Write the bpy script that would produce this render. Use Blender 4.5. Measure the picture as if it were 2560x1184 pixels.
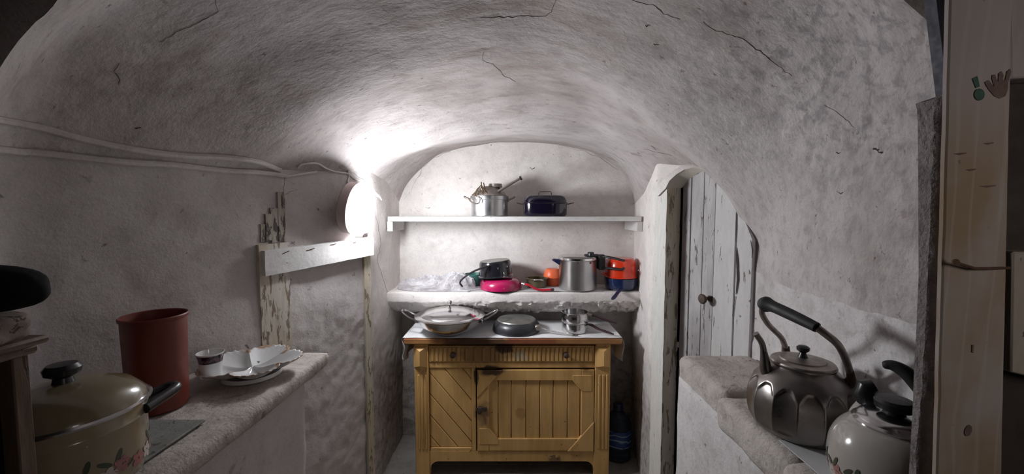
import bpy, bmesh, math, random
import numpy as np
from mathutils import Vector, Matrix, noise
from mathutils.bvhtree import BVHTree

for _o in list(bpy.data.objects):
    bpy.data.objects.remove(_o, do_unlink=True)
C = bpy.context.scene.collection
SC = bpy.context.scene
R = math.radians
rnd = random.Random(7)

# ------------------------------------------------------------------ camera
EYE = 1.5
PITCH = math.atan(62 / 1000)
cam_d = bpy.data.cameras.new('camera')
cam_d.sensor_width = 36
cam_d.lens = 36 * 1000 / 2560
cam_d.clip_start = 0.02
cam = bpy.data.objects.new('camera', cam_d)
C.objects.link(cam)
cam.location = (0, 0, EYE)
cam.rotation_euler = (math.pi / 2 - PITCH, 0, 0)
SC.camera = cam

# ------------------------------------------------------------------ world, lights, exposure
W = bpy.data.worlds.new('world')
SC.world = W
W.use_nodes = True
W.node_tree.nodes['Background'].inputs[0].default_value = (0.6, 0.65, 0.8, 1)
W.node_tree.nodes['Background'].inputs[1].default_value = 0.01
LAMP_STRENGTH = 135.0
def area(name, loc, target, size, power, col):
    d = bpy.data.lights.new(name, 'AREA')
    d.shape = 'RECTANGLE'; d.size = size[0]; d.size_y = size[1]
    d.energy = power; d.color = col
    o = bpy.data.objects.new(name, d); C.objects.link(o)
    o.location = loc
    o.rotation_euler = (Vector(target) - Vector(loc)).to_track_quat('-Z', 'Y').to_euler()
    return o
area('post_fill_light', (0.95, -0.30, 1.60), (0.70, 0.56, 1.45), (0.35, 0.35), 1.9, (1.0, 0.93, 0.89))  # added fill light, unseen behind the camera, to brighten the timber post
SC.view_settings.view_transform = 'Standard'
SC.view_settings.look = 'None'
SC.view_settings.gamma = 1
SC.view_settings.use_curve_mapping = False
SC.view_settings.exposure = 0.0

# ------------------------------------------------------------------ helpers
def at(px, py, Y):
    """world point at depth Y seen at a pixel of the 2560 x 1184 photograph"""
    a = (px - 1280) / 1000; c = -(py - 592) / 1000
    dy = math.cos(PITCH) + c * math.sin(PITCH); dz = -math.sin(PITCH) + c * math.cos(PITCH)
    return Vector((a / dy * Y, Y, EYE + dz / dy * Y))
def zat(py, Y): return at(1280, py, Y).z
def xat(px, Y, py=592): return at(px, py, Y).x

def thing(name, label, cat, loc=(0, 0, 0), rotz=0, group=None):
    o = bpy.data.objects.new(name, None); C.objects.link(o)
    o.empty_display_size = 0.05
    o.location = loc; o.rotation_euler = (0, 0, rotz)
    o['label'] = label; o['category'] = cat
    if group: o['group'] = group
    return o
def tag(o, label, cat, group=None):
    o['label'] = label; o['category'] = cat
    if group: o['group'] = group
    return o
def struct(o):
    o['kind'] = 'structure'; return o

class MB:
    """collects shapes and links them as ONE mesh object"""
    def __init__(s): s.v = []; s.f = []
    def add(s, vs, fs, M=None):
        n = len(s.v)
        for p in vs:
            p = Vector(p)
            s.v.append(tuple(M @ p) if M else tuple(p))
        s.f += [tuple(n + i for i in f) for f in fs]
        return s
    def box(s, a, b, bev=0.0, M=None):
        x0, y0, z0 = a; x1, y1, z1 = b
        if bev <= 0:
            vs = [(x, y, z) for x in (x0, x1) for y in (y0, y1) for z in (z0, z1)]
            fs = [(0, 1, 3, 2), (4, 6, 7, 5), (0, 4, 5, 1), (2, 3, 7, 6), (0, 2, 6, 4), (1, 5, 7, 3)]
            return s.add(vs, fs, M)
        bm = bmesh.new()
        bmesh.ops.create_cube(bm, size=1)
        for v in bm.verts:
            v.co = Vector(((x0 + x1) / 2 + v.co.x * (x1 - x0), (y0 + y1) / 2 + v.co.y * (y1 - y0), (z0 + z1) / 2 + v.co.z * (z1 - z0)))
        bmesh.ops.bevel(bm, geom=bm.edges[:], offset=bev, segments=1, affect='EDGES')
        return s.bm(bm, M)
    def bm(s, bm, M=None):
        bm.verts.index_update()
        s.add([v.co.copy() for v in bm.verts], [tuple(v.index for v in f.verts) for f in bm.faces], M)
        bm.free(); return s
    def prism(s, pts, y0, y1, bev=0.0, M=None):
        """polygon in X,Z extruded in Y; front is y0"""
        bm = bmesh.new()
        a = [bm.verts.new((p[0], y0, p[1])) for p in pts]
        b = [bm.verts.new((p[0], y1, p[1])) for p in pts]
        f0 = bm.faces.new(a); f1 = bm.faces.new(b[::-1])
        n = len(pts)
        for i in range(n): bm.faces.new((a[i], b[i], b[(i + 1) % n], a[(i + 1) % n]))
        bmesh.ops.recalc_face_normals(bm, faces=bm.faces[:])
        if bev > 0:
            bmesh.ops.bevel(bm, geom=[e for e in bm.edges if all(abs(v.co.y - y0) < 1e-7 for v in e.verts)], offset=bev, segments=1, affect='EDGES')
        return s.bm(bm, M)
    def lathe(s, prof, seg=48, M=None, rad=None, close=False):
        """profile (r, z); rad(theta, z, r) may modulate the radius"""
        vs = []; fs = []; n = len(prof)
        for i in range(seg):
            t = 2 * math.pi * i / seg
            for (r, z) in prof:
                rr = rad(t, z, r) if rad else r
                vs.append((rr * math.cos(t), rr * math.sin(t), z))
        for i in range(seg):
            j = (i + 1) % seg
            for k in range(n - 1):
                if prof[k][0] < 1e-6 and prof[k + 1][0] < 1e-6: continue
                fs.append((i * n + k, j * n + k, j * n + k + 1, i * n + k + 1))
        return s.add(vs, fs, M)
    def tube(s, path, r, seg=10, caps=True, flat=1.0, up=None):
        path = [Vector(p) for p in path]
        n = len(path)
        rs = r if isinstance(r, (list, tuple)) else [r] * n
        vs = []; fs = []
        ref = Vector(up) if up else None
        prev = None
        for i, p in enumerate(path):
            t = (path[min(i + 1, n - 1)] - path[max(i - 1, 0)]).normalized()
            if prev is None:
                a = ref if ref else (Vector((0, 0, 1)) if abs(t.z) < 0.9 else Vector((1, 0, 0)))
                u = (a - t * a.dot(t)).normalized()
            else:
                u = (prev - t * prev.dot(t)).normalized()
            prev = u
            w = t.cross(u)
            for k in range(seg):
                q = 2 * math.pi * k / seg
                vs.append(p + u * (math.cos(q) * rs[i] * flat) + w * (math.sin(q) * rs[i]))
        for i in range(n - 1):
            for k in range(seg):
                l = (k + 1) % seg
                fs.append((i * seg + k, i * seg + l, (i + 1) * seg + l, (i + 1) * seg + k))
        if caps:
            fs.append(tuple(range(seg))[::-1]); fs.append(tuple((n - 1) * seg + k for k in range(seg)))
        return s.add(vs, fs)
    def build(s, name, mat, parent=None, smooth=True, angle=40, subsurf=0, solid=0, weld=True):
        me = bpy.data.meshes.new(name)
        bm = bmesh.new()
        vv = [bm.verts.new(p) for p in s.v]
        for f in s.f:
            try: bm.faces.new([vv[i] for i in f])
            except ValueError: pass
        if weld: bmesh.ops.remove_doubles(bm, verts=bm.verts[:], dist=1e-6)
        bmesh.ops.recalc_face_normals(bm, faces=bm.faces[:])
        bm.to_mesh(me); bm.free()
        if smooth:
            for p in me.polygons: p.use_smooth = True
            try: me.set_sharp_from_angle(angle=R(angle))
            except Exception: pass
        o = bpy.data.objects.new(name, me); C.objects.link(o)
        if mat: me.materials.append(mat)
        if parent: o.parent = parent
        if solid:
            m = o.modifiers.new('s', 'SOLIDIFY'); m.thickness = solid; m.offset = 0
        if subsurf:
            m = o.modifiers.new('u', 'SUBSURF'); m.levels = subsurf; m.render_levels = subsurf
        return o

def T(x=0, y=0, z=0): return Matrix.Translation((x, y, z))
def RX(a): return Matrix.Rotation(R(a), 4, 'X')
def RY(a): return Matrix.Rotation(R(a), 4, 'Y')
def RZ(a): return Matrix.Rotation(R(a), 4, 'Z')

def curve_pts(ps, n=24):
    """Catmull-Rom through points"""
    ps = [Vector(p) for p in ps]
    out = []
    q = [ps[0] * 2 - ps[1]] + ps + [ps[-1] * 2 - ps[-2]]
    m = len(ps) - 1
    per = max(2, n // m)
    for i in range(m):
        a, b, c, d = q[i:i + 4]
        for k in range(per):
            t = k / per
            out.append(0.5 * ((2 * b) + (c - a) * t + (2 * a - 5 * b + 4 * c - d) * t * t + (3 * b - 3 * c + d - a) * t ** 3))
    out.append(ps[-1])
    return out

def disp(p, amp=0.006, rough=0.0):
    v = noise.noise_vector(p * 2.3) * amp * 1.6 + noise.noise_vector(p * 7.0) * amp * 0.8
    if rough > 0:
        v += noise.noise_vector(p * 22.0) * rough + noise.noise_vector(p * 48.0) * rough * 0.55
    return v

# ------------------------------------------------------------------ materials
class NT:
    def __init__(s, name):
        s.m = bpy.data.materials.new(name); s.m.use_nodes = True
        s.t = s.m.node_tree; s.n = s.t.nodes; s.l = s.t.links
        s.b = s.n['Principled BSDF']; s.o = s.n['Material Output']
        s.tc = s.n.new('ShaderNodeTexCoord')
    def put(s, node, i, v):
        if hasattr(v, 'bl_idname') or hasattr(v, 'is_output'): s.l.new(v, node.inputs[i])
        else: node.inputs[i].default_value = v
    def coord(s, scale=(1, 1, 1), rot=(0, 0, 0)):
        m = s.n.new('ShaderNodeMapping'); s.l.new(s.tc.outputs['Object'], m.inputs['Vector'])
        m.inputs['Scale'].default_value = scale; m.inputs['Rotation'].default_value = rot
        return m.outputs[0]
    def noise(s, scale, detail=4, vec=None, rough=0.55, dist=0):
        n = s.n.new('ShaderNodeTexNoise'); s.l.new(vec or s.tc.outputs['Object'], n.inputs['Vector'])
        n.inputs['Scale'].default_value = scale; n.inputs['Detail'].default_value = detail
        n.inputs['Roughness'].default_value = rough; n.inputs['Distortion'].default_value = dist
        return n.outputs['Fac']
    def ramp(s, fac, a, b, ca=0.0, cb=1.0):
        n = s.n.new('ShaderNodeMapRange'); s.l.new(fac, n.inputs[0])
        n.inputs[1].default_value = a; n.inputs[2].default_value = b
        n.inputs[3].default_value = ca; n.inputs[4].default_value = cb
        return n.outputs[0]
    def mix(s, fac, a, b, mode='MIX'):
        n = s.n.new('ShaderNodeMix'); n.data_type = 'RGBA'; n.blend_type = mode
        s.put(n, 0, fac)
        for i, v in ((6, a), (7, b)):
            if isinstance(v, (tuple, list)): n.inputs[i].default_value = (*v[:3], 1)
            else: s.l.new(v, n.inputs[i])
        return n.outputs[2]
    def math(s, op, a, b=0.0):
        n = s.n.new('ShaderNodeMath'); n.operation = op; s.put(n, 0, a); s.put(n, 1, b); return n.outputs[0]
    def bump(s, h, strength=0.3, dist=0.01, prev=None):
        n = s.n.new('ShaderNodeBump'); s.l.new(h, n.inputs['Height'])
        n.inputs['Strength'].default_value = strength; n.inputs['Distance'].default_value = dist
        if prev: s.l.new(prev, n.inputs['Normal'])
        s.l.new(n.outputs[0], s.b.inputs['Normal']); return n.outputs[0]
    def color(s, c):
        if isinstance(c, (tuple, list)): s.b.inputs['Base Color'].default_value = (*c[:3], 1)
        else: s.l.new(c, s.b.inputs['Base Color'])
    def set(s, rough=0.5, metal=0.0, spec=0.5, coat=0, trans=0, alpha=1):
        s.b.inputs['Roughness'].default_value = rough; s.b.inputs['Metallic'].default_value = metal
        s.b.inputs['Specular IOR Level'].default_value = spec; s.b.inputs['Coat Weight'].default_value = coat
        s.b.inputs['Transmission Weight'].default_value = trans; s.b.inputs['Alpha'].default_value = alpha

def plaster(name, base=(0.62, 0.585, 0.575), dirt=(0.36, 0.32, 0.30), speck=0.5, stretch=(1, 1, 1), bump=0.35, dirty=0.5, mottle=0.0, low=None, spots=()):
    n = NT(name); v = n.coord(stretch)
    c = n.mix(n.ramp(n.noise(1.7, 5, v), 0.42, 0.72, 0, dirty), base, dirt)
    c = n.mix(n.ramp(n.noise(9, 6, v, 0.65), 0.5, 0.75, 0, 0.35 + mottle * 0.4), c, tuple(x * 0.72 for x in dirt))
    c = n.mix(n.ramp(n.noise(6, 3, v, 0.5), 0.35, 0.6, 0.5, 0), c, tuple(min(1, x * 1.12) for x in base))
    c = n.mix(n.ramp(n.noise(24, 5, v, 0.7, 0.4), 0.50, 0.72, 0, 0.16 + 0.22 * mottle + 0.10 * speck), c, tuple(x * 0.6 for x in dirt))
    sp = n.ramp(n.noise(34, 3, v, 0.6, 0.3), 0.70 - 0.035 * speck, 0.76 - 0.02 * speck, 0, 0.8)
    c = n.mix(sp, c, (0.13, 0.10, 0.09))
    sp2 = n.ramp(n.noise(11, 4, v, 0.6, 0.8), 0.70 - 0.02 * speck, 0.74 - 0.02 * speck, 0, 0.5)
    c = n.mix(sp2, c, (0.20, 0.165, 0.15))
    c = n.mix(n.ramp(n.noise(160, 2), 0.45, 0.7, 0, 0.18), c, (0.30, 0.28, 0.28))
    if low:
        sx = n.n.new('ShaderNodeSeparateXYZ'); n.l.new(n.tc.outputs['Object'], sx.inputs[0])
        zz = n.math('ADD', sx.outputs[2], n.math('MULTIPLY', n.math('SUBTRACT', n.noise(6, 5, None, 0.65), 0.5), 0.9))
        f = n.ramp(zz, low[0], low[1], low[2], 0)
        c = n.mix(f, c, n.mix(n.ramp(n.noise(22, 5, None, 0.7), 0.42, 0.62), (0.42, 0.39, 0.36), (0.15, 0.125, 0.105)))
    for (px_, py_, pz_, rad, sc_n, lo_, hi_, amt_, col_) in spots:   # grime and other darkened, mottled patches with a place of their own
        g = n.n.new('ShaderNodeVectorMath'); g.operation = 'DISTANCE'
        n.l.new(n.tc.outputs['Object'], g.inputs[0]); g.inputs[1].default_value = (px_, py_, pz_)
        m_ = n.ramp(g.outputs['Value'], rad * 0.35, rad, 1, 0)
        c = n.mix(n.math('MULTIPLY', m_, n.ramp(n.noise(sc_n, 5, v if sc_n < 12 else None, 0.65, 0.4), lo_, hi_, 0, amt_)), c, col_)
    n.color(c); n.set(0.92, spec=0.15)
    h = n.math('ADD', n.noise(30, 6, v, 0.65), n.math('MULTIPLY', n.noise(110, 3), 0.35))
    n.bump(h, bump, 0.012)
    return n.m

def peel(name, base, under=(0.16, 0.11, 0.07), amt=0.5, stretch=(1, 1, 0.22), second=None, rough=0.7):
    n = NT(name); v = n.coord(stretch)
    c = base
    if second: c = n.mix(n.ramp(n.noise(7, 5, v), 0.4, 0.62), base, second)
    c = n.mix(n.ramp(n.noise(60, 4, v, 0.7), 0.4, 0.8, 0, 0.35), c, tuple(x * 0.55 for x in base))
    f = n.ramp(n.noise(46, 6, v, 0.66, 0.5), 0.69 - 0.13 * amt, 0.71 - 0.13 * amt, 0, 0.9)
    c = n.mix(f, c, under)
    n.color(c); n.set(rough, spec=0.25)
    b = n.bump(n.noise(40, 5, v), 0.35, 0.006)
    n.bump(n.math('SUBTRACT', 1.0, f), 0.6, 0.003, b)
    return n.m

def paint(name, col, rough=0.3, metal=0.0, coat=0.0, var=0.12, spec=0.5, scale=12, bump=0.0):
    n = NT(name)
    n.color(n.mix(n.ramp(n.noise(scale, 5), 0.35, 0.7, 0, 1), col, tuple(x * (1 - var) for x in col)))
    n.set(rough, metal, spec, coat)
    r = n.ramp(n.noise(scale * 3, 4), 0.3, 0.7, rough * 0.85, min(1, rough * 1.2 + 0.02))
    n.l.new(r, n.b.inputs['Roughness'])
    if bump: n.bump(n.noise(scale * 8, 4), bump, 0.003)
    return n.m

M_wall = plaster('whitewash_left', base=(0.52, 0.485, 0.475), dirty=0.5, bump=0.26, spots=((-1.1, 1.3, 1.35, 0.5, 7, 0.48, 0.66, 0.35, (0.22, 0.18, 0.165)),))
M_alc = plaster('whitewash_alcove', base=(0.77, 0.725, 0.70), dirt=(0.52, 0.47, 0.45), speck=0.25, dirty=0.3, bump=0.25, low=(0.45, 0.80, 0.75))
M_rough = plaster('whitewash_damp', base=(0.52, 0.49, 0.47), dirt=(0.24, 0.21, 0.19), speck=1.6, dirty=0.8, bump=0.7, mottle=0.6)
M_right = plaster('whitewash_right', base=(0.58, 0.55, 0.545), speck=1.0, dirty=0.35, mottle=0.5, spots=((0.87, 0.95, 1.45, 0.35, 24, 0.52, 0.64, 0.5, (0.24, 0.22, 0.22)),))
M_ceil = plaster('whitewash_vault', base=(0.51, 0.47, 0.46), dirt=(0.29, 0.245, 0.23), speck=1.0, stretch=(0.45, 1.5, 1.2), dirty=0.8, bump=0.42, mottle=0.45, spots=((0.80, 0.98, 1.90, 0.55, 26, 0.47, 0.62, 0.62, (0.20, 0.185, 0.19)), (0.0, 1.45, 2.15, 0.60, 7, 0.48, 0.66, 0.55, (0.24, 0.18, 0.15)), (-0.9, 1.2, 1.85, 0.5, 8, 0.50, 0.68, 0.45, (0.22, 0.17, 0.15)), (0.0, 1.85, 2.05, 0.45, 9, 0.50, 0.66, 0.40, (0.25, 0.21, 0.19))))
M_outer = plaster('plaster_front_room', base=(0.22, 0.19, 0.18), dirt=(0.10, 0.085, 0.08), speck=1)
M_floor = plaster('earth_floor', base=(0.30, 0.28, 0.26), dirt=(0.12, 0.10, 0.09), speck=1.5, dirty=0.8)
M_count = plaster('whitewash_counter', base=(0.48, 0.435, 0.40), dirt=(0.24, 0.19, 0.16), speck=1.6, dirty=0.8, bump=0.6, mottle=0.5)
M_crack = paint('crack_dark', (0.07, 0.055, 0.05), 0.95, spec=0.1)
M_whitewood = peel('white_painted_board', (0.66, 0.64, 0.63), amt=0.12, stretch=(0.3, 1, 1))
M_cream = peel('cream_peeling_wood', (0.52, 0.45, 0.33), (0.20, 0.15, 0.11), 1.0, second=(0.60, 0.56, 0.50))
M_greyplank = peel('grey_weathered_plank', (0.33, 0.31, 0.31), (0.14, 0.12, 0.11), 0.75, second=(0.52, 0.50, 0.50))
M_whiteplank = peel('white_plank', (0.62, 0.60, 0.60), (0.17, 0.13, 0.10), 0.55, second=(0.55, 0.53, 0.52))
M_black = paint('gap_shade_black', (0.012, 0.011, 0.012), 0.9, spec=0.1)
# ------------------------------------------------------------------ room shell
XL = lambda Y: (-1.28 + (Y - 1.0) * 0.4954) if Y <= 2.08 else (-0.745 + (Y - 2.08) * 0.02)
def PX(lst, Y):  # station from pixels
    return [(at(px, py, Y).x, at(px, py, Y).z) for px, py in lst]
DOORX = lambda Y: 0.80 + (1.90 - Y) * 0.459
XR = [(1.57, 0.952), (1.90, 0.80), (1.96, 0.703), (2.62, 0.80)]
xr = lambda Y: float(np.interp(Y, [a for a, b in XR], [b for a, b in XR]))
def resample(pts, n):
    P = curve_pts([(p[0], 0, p[1]) for p in pts], 400)
    A = np.array([(p.x, p.z) for p in P])
    d = np.r_[0, np.cumsum(np.hypot(*np.diff(A, axis=0).T))]
    t = np.linspace(0, d[-1], n)
    return np.c_[np.interp(t, d, A[:, 0]), np.interp(t, d, A[:, 1])]
NS = 260
def ST(Y, pyl, mid, end):
    return (Y, [(XL(Y), zat(pyl, Y))] + PX(mid, Y) + [end])
STN = [
    (0.80, [(-1.20, 1.40), (-1.13, 1.58)] + PX([(-50, 240), (0, 155), (75, 72), (150, 5)], 0.8) + [(-0.7, 2.10), (-0.4, 2.26), (0, 2.33), (0.4, 2.24), (0.62, 2.04)] + PX([(2245, -5), (2305, 40), (2352, 105), (2370, 190)], 0.8) + [(0.868, 1.60), (0.870, 1.4), (0.870, 1.25)]),
    (1.00, [(-1.28, 1.655), (-1.17, 1.87), (-0.9, 2.08), (-0.5, 2.24), (0, 2.30), (0.4, 2.23), (0.68, 2.08), (0.83, 1.92), (0.880, 1.72), (0.887, 1.45), (0.887, 1.25)]),
    (1.30, [(-1.131, 1.655), (-1.02, 1.84), (-0.78, 2.04), (-0.4, 2.18), (0, 2.22), (0.35, 2.155), (0.60, 2.01), (0.79, 1.83), (0.88, 1.63), (0.915, 1.42), (0.922, 1.25)]),
    ST(1.57, 428, [(735, 340), (870, 240), (1080, 162), (1290, 138), (1450, 163), (1580, 243), (1690, 338), (1757, 412), (1805, 468), (1842, 513), (1870, 558), (1888, 606)], (0.953, 1.27)),
    ST(1.65, 428, [(765, 352), (890, 262), (1080, 190), (1290, 166), (1450, 190), (1570, 260), (1685, 350), (1765, 424), (1812, 478)], (0.915, 1.53)),
    ST(1.78, 428, [(825, 368), (930, 298), (1090, 238), (1290, 214), (1450, 236), (1560, 294), (1655, 352), (1722, 399)], (0.855, 1.680)),
    ST(1.90, 428, [(885, 386), (965, 334), (1110, 284), (1290, 260), (1450, 280), (1550, 326), (1625, 368), (1672, 396)], (0.80, 1.715)),
    ST(1.98, 428, [(925, 390), (1000, 348), (1120, 306), (1290, 284), (1440, 299), (1530, 338), (1590, 374)], (0.704, zat(410, 1.98))),
    ST(2.10, 428, [(1000, 386), (1120, 348), (1290, 332), (1420, 340), (1520, 366), (1585, 405)], (xr(2.10), zat(448, 2.1))),
    ST(2.35, 450, [(1030, 392), (1120, 360), (1290, 344), (1410, 352), (1510, 380), (1570, 425)], (xr(2.35), zat(490, 2.35))),
    ST(2.62, 505, [(1018, 465), (1052, 425), (1110, 382), (1200, 362), (1290, 357), (1400, 363), (1500, 390), (1556, 430), (1580, 475)], (xr(2.62), zat(512, 2.62))),
]
NY = 230
YS = np.linspace(0.80, 2.62, NY)
_S = np.array([resample(p, NS) for _, p in STN]); _yy = [y for y, _ in STN]
RAW = np.zeros((NY, NS, 2))
for j, y in enumerate(YS):
    i = min(max(int(np.searchsorted(_yy, y, side='right')) - 1, 0), len(_yy) - 2)
    t = (y - _yy[i]) / (_yy[i + 1] - _yy[i])
    RAW[j] = _S[i] * (1 - t) + _S[i + 1] * t
def blur(A, K):
    pad = np.concatenate([2 * A[:1] - A[1:K + 1][::-1], A, 2 * A[-1:] - A[-K - 1:-1][::-1]])
    ker = np.hanning(2 * K + 3)[1:-1]; ker /= ker.sum()
    return sum(ker[a] * pad[a:a + len(A)] for a in range(2 * K + 1))
B1, B2 = blur(RAW, 13), blur(RAW, 2)
wS = np.clip((np.arange(NS) / (NS - 1) - 0.80) / 0.16, 0, 1)[None, :, None]
RC = B1 * (1 - wS) + B2 * wS

def rough_at(p):
    r = 0.0
    if p.y > 1.5 and p.z < 1.25: r = 0.0045 * min(1, (1.25 - p.z) / 0.3)
    if p.x > 0.6 and p.z > 1.2 and p.y < 1.3: r = max(r, 0.0035)
    return r
def grid(name, P, mat, keep=None, amp=0.007):
    """P[j][i] points; displaced by one noise field so that neighbours meet"""
    nj, ni = len(P), len(P[0])
    vs = []
    for j in range(nj):
        for i in range(ni):
            p = Vector(P[j][i]); vs.append(p + disp(p, amp, rough_at(p)))
    fs = [(j * ni + i, j * ni + i + 1, (j + 1) * ni + i + 1, (j + 1) * ni + i) for j in range(nj - 1) for i in range(ni - 1)]
    me = bpy.data.meshes.new(name); me.from_pydata([tuple(v) for v in vs], [], fs)
    for p in me.polygons: p.use_smooth = True
    me.materials.append(mat)
    o = bpy.data.objects.new(name, me); C.objects.link(o); struct(o)
    SURF.append((vs, fs))
    return o
SURF = []
CEIL = grid('ceiling', [[(RC[j, i, 0], YS[j], RC[j, i, 1]) for i in range(NS)] for j in range(NY)], M_ceil)

def wall_under(name, edge, mat, nz=110, z0=0.0):
    """wall from the floor up to a springing line edge = [(x, y, z)]"""
    return grid(name, [[(x, y, z0 + (z - z0) * i / nz) for i in range(nz + 1)] for x, y, z in edge], mat)
eL = [(RC[j, 0, 0], YS[j], RC[j, 0, 1]) for j in range(NY)]
jc = next(i for i, e in enumerate(eL) if e[1] > 2.09)
WL = wall_under('wall_left', eL[:jc + 1], M_wall)
wall_under('wall_alcove_left', eL[jc:], M_alc)
eR = [(RC[j, -1, 0], YS[j], RC[j, -1, 1]) for j in range(NY)]
ja = next(i for i, e in enumerate(eR) if e[1] > 1.55)
WR = wall_under('wall_right', eR[:ja + 1], M_right)
wall_under('wall_alcove_right', eR[ja:], M_alc)
# back wall of the alcove: columns under the arch
YBK = 2.62
arch = RC[-1]
wall_under('wall_back', [(arch[i, 0], YBK, arch[i, 1]) for i in range(0, NS, 2)] + [(arch[-1, 0], YBK, arch[-1, 1])], M_alc, nz=150)

BV = BVHTree.FromPolygons([v for vs, fs in SURF for v in vs],
                          [tuple(i + off for i in f) for off, fs in zip(np.cumsum([0] + [len(vs) for vs, _ in SURF[:-1]]).tolist(), [fs for _, fs in SURF]) for f in fs])
def surf(px, py):
    o = Vector((0, 0, EYE)); d = (at(px, py, 1.0) - o).normalized()
    h, nrm, idx, dist = BV.ray_cast(o, d)
    if nrm.dot(d) > 0: nrm = -nrm
    return h, nrm

# floor, and the front room the camera stands in
fg = [[(-2.2 + 4.4 * i / 60, -2.1 + 4.75 * j / 60, 0) for i in range(61)] for j in range(61)]
grid('floor', fg, M_floor)
# front wall around the arch opening
def arch_wall():
    inner = [(-1.20, 0.0)] + [(RC[0, i, 0], RC[0, i, 1]) for i in range(0, NS, 4)] + [(RC[0, -1, 0], RC[0, -1, 1]), (0.872, 0.0)]
    out = []
    for (x, z) in inner:
        # push outwards to the rectangle
        if z <= 1.45: o_ = (-2.2 if x < 0 else 2.2, z)
        else:
            dx, dz = x, z - 1.4
            t = min(2.2 / abs(dx) if abs(dx) > 1e-4 else 99, (2.75 - 1.4) / dz if dz > 0 else 99)
            o_ = (dx * t, 1.4 + dz * t)
        out.append(o_)
    P = []
    for a, b in zip(inner, out):
        row = []
        for k in range(16):
            t = (k / 15) ** 1.6
            # a thick rounded lip towards the camera
            lip = 0.0 if k > 0 else 0.0
            row.append((a[0] + (b[0] - a[0]) * t, 0.8 - 0.05 * min(1, k / 2), a[1] + (b[1] - a[1]) * t))
        P.append(row)
    return grid('wall_front', P, M_outer, amp=0.006)
arch_wall()
def flat(name, p0, p1, p2, p3, mat, n=12):
    p0, p1, p2, p3 = map(Vector, (p0, p1, p2, p3))
    return grid(name, [[tuple(p0.lerp(p1, i / n).lerp(p3.lerp(p2, i / n), j / n)) for i in range(n + 1)] for j in range(n + 1)], mat)
flat('wall_outer_left', (-2.2, -2.1, 0), (-2.2, 0.8, 0), (-2.2, 0.8, 2.75), (-2.2, -2.1, 2.75), M_outer)
flat('wall_outer_right', (2.2, -2.1, 0), (2.2, 0.8, 0), (2.2, 0.8, 2.75), (2.2, -2.1, 2.75), M_outer)
flat('wall_rear', (-2.2, -2.1, 0), (2.2, -2.1, 0), (2.2, -2.1, 2.75), (-2.2, -2.1, 2.75), M_outer)
flat('ceiling_outer', (-2.2, -2.1, 2.75), (2.2, -2.1, 2.75), (2.2, 0.8, 2.75), (-2.2, 0.8, 2.75), M_outer)

# ------------------------------------------------------------------ cracks in the plaster (real thin grooves' dark lips lying on the vault)
def crack(pts, w, name='crack', parent=CEIL, mat=None, lift=0.0012):
    P = []
    dense = []
    for a, b in zip(pts[:-1], pts[1:]):
        n = max(2, int(math.hypot(b[0] - a[0], b[1] - a[1]) / 9))
        for i in range(n): dense.append((a[0] + (b[0] - a[0]) * i / n + rnd.uniform(-2.2, 2.2), a[1] + (b[1] - a[1]) * i / n + rnd.uniform(-2.2, 2.2)))
    dense.append(pts[-1])
    hs = [surf(*q) for q in dense]
    hs = [h for h in hs if h[0] is not None]
    if len(hs) < 3: return
    vs = []; fs = []
    n = len(hs)
    for i, (p, nr) in enumerate(hs):
        t = (hs[min(i + 1, n - 1)][0] - hs[max(i - 1, 0)][0]).normalized()
        s = nr.cross(t).normalized()
        ww = w * 0.62 * (0.25 + 0.9 * rnd.random()) * (0.35 + 0.65 * math.sin(math.pi * (i + 0.5) / n))
        vs += [p + s * ww + nr * lift * 0.3, p + nr * lift, p - s * ww + nr * lift * 0.3]
    for i in range(n - 1):
        for k in range(2): fs.append((i * 3 + k, i * 3 + k + 1, i * 3 + k + 4, i * 3 + k + 3))
    mb = MB(); mb.add(vs, fs)
    return mb.build(name, mat or M_crack, parent, weld=False)
crack([(1200, 46), (1260, 43), (1330, 40), (1365, 42), (1378, 30), (1390, 0)], 0.0022)
crack([(1580, 0), (1640, 15), (1660, 34), (1700, 48)], 0.0020)
crack([(1758, 55), (1785, 75), (1830, 88), (1858, 98), (1900, 128), (1945, 165), (1980, 190)], 0.0020)
crack([(2060, 260), (2100, 285), (2135, 318)], 0.0010)
crack([(1210, 130), (1206, 150), (1230, 158), (1262, 190), (1290, 205)], 0.0011)
crack([(540, 0), (545, 30), (500, 55), (440, 80), (400, 105)], 0.0012)
crack([(300, 158), (285, 180), (300, 200), (298, 215)], 0.0014)
crack([(1055, 432), (1045, 445), (1055, 420), (1085, 395), (1130, 375), (1180, 363), (1240, 358)], 0.0016)
crack([(1052, 430), (1030, 470), (1010, 500)], 0.0009)
crack([(1400, 364), (1450, 375), (1500, 392), (1545, 425)], 0.0011)
crack([(1522, 392), (1545, 406)], 0.0016)
crack([(1530, 380), (1560, 402)], 0.0012)
crack([(1610, 372), (1645, 380), (1680, 388)], 0.0012)
crack([(1626, 362), (1640, 374)], 0.0010)
crack([(712, 445), (710, 470), (706, 520), (712, 560), (712, 610)], 0.0028, parent=WL)
crack([(708, 486), (742, 474)], 0.0013, parent=WL)
crack([(940, 540), (952, 600), (944, 650), (958, 700), (975, 740), (972, 790)], 0.0016, parent=WL)
crack([(880, 430), (905, 448), (925, 460)], 0.0024, parent=WL)
crack([(846, 414), (862, 426), (880, 432)], 0.0020, parent=WL)
for (a, b, w) in [(1640, 110, .004), (640, 120, .0), (345, 318, .008), (1618, 62, .004), (2095, 380, .006), (2190, 372, .010), (2200, 378, .007), (1068, 517, .004), (1330, 418, .006), (2330, 600, .006), (2100, 480, .004)]:
    if w: crack([(a - 6, b), (a, b + 3), (a + 8, b + 1)], w * 0.7, 'stain')

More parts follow.
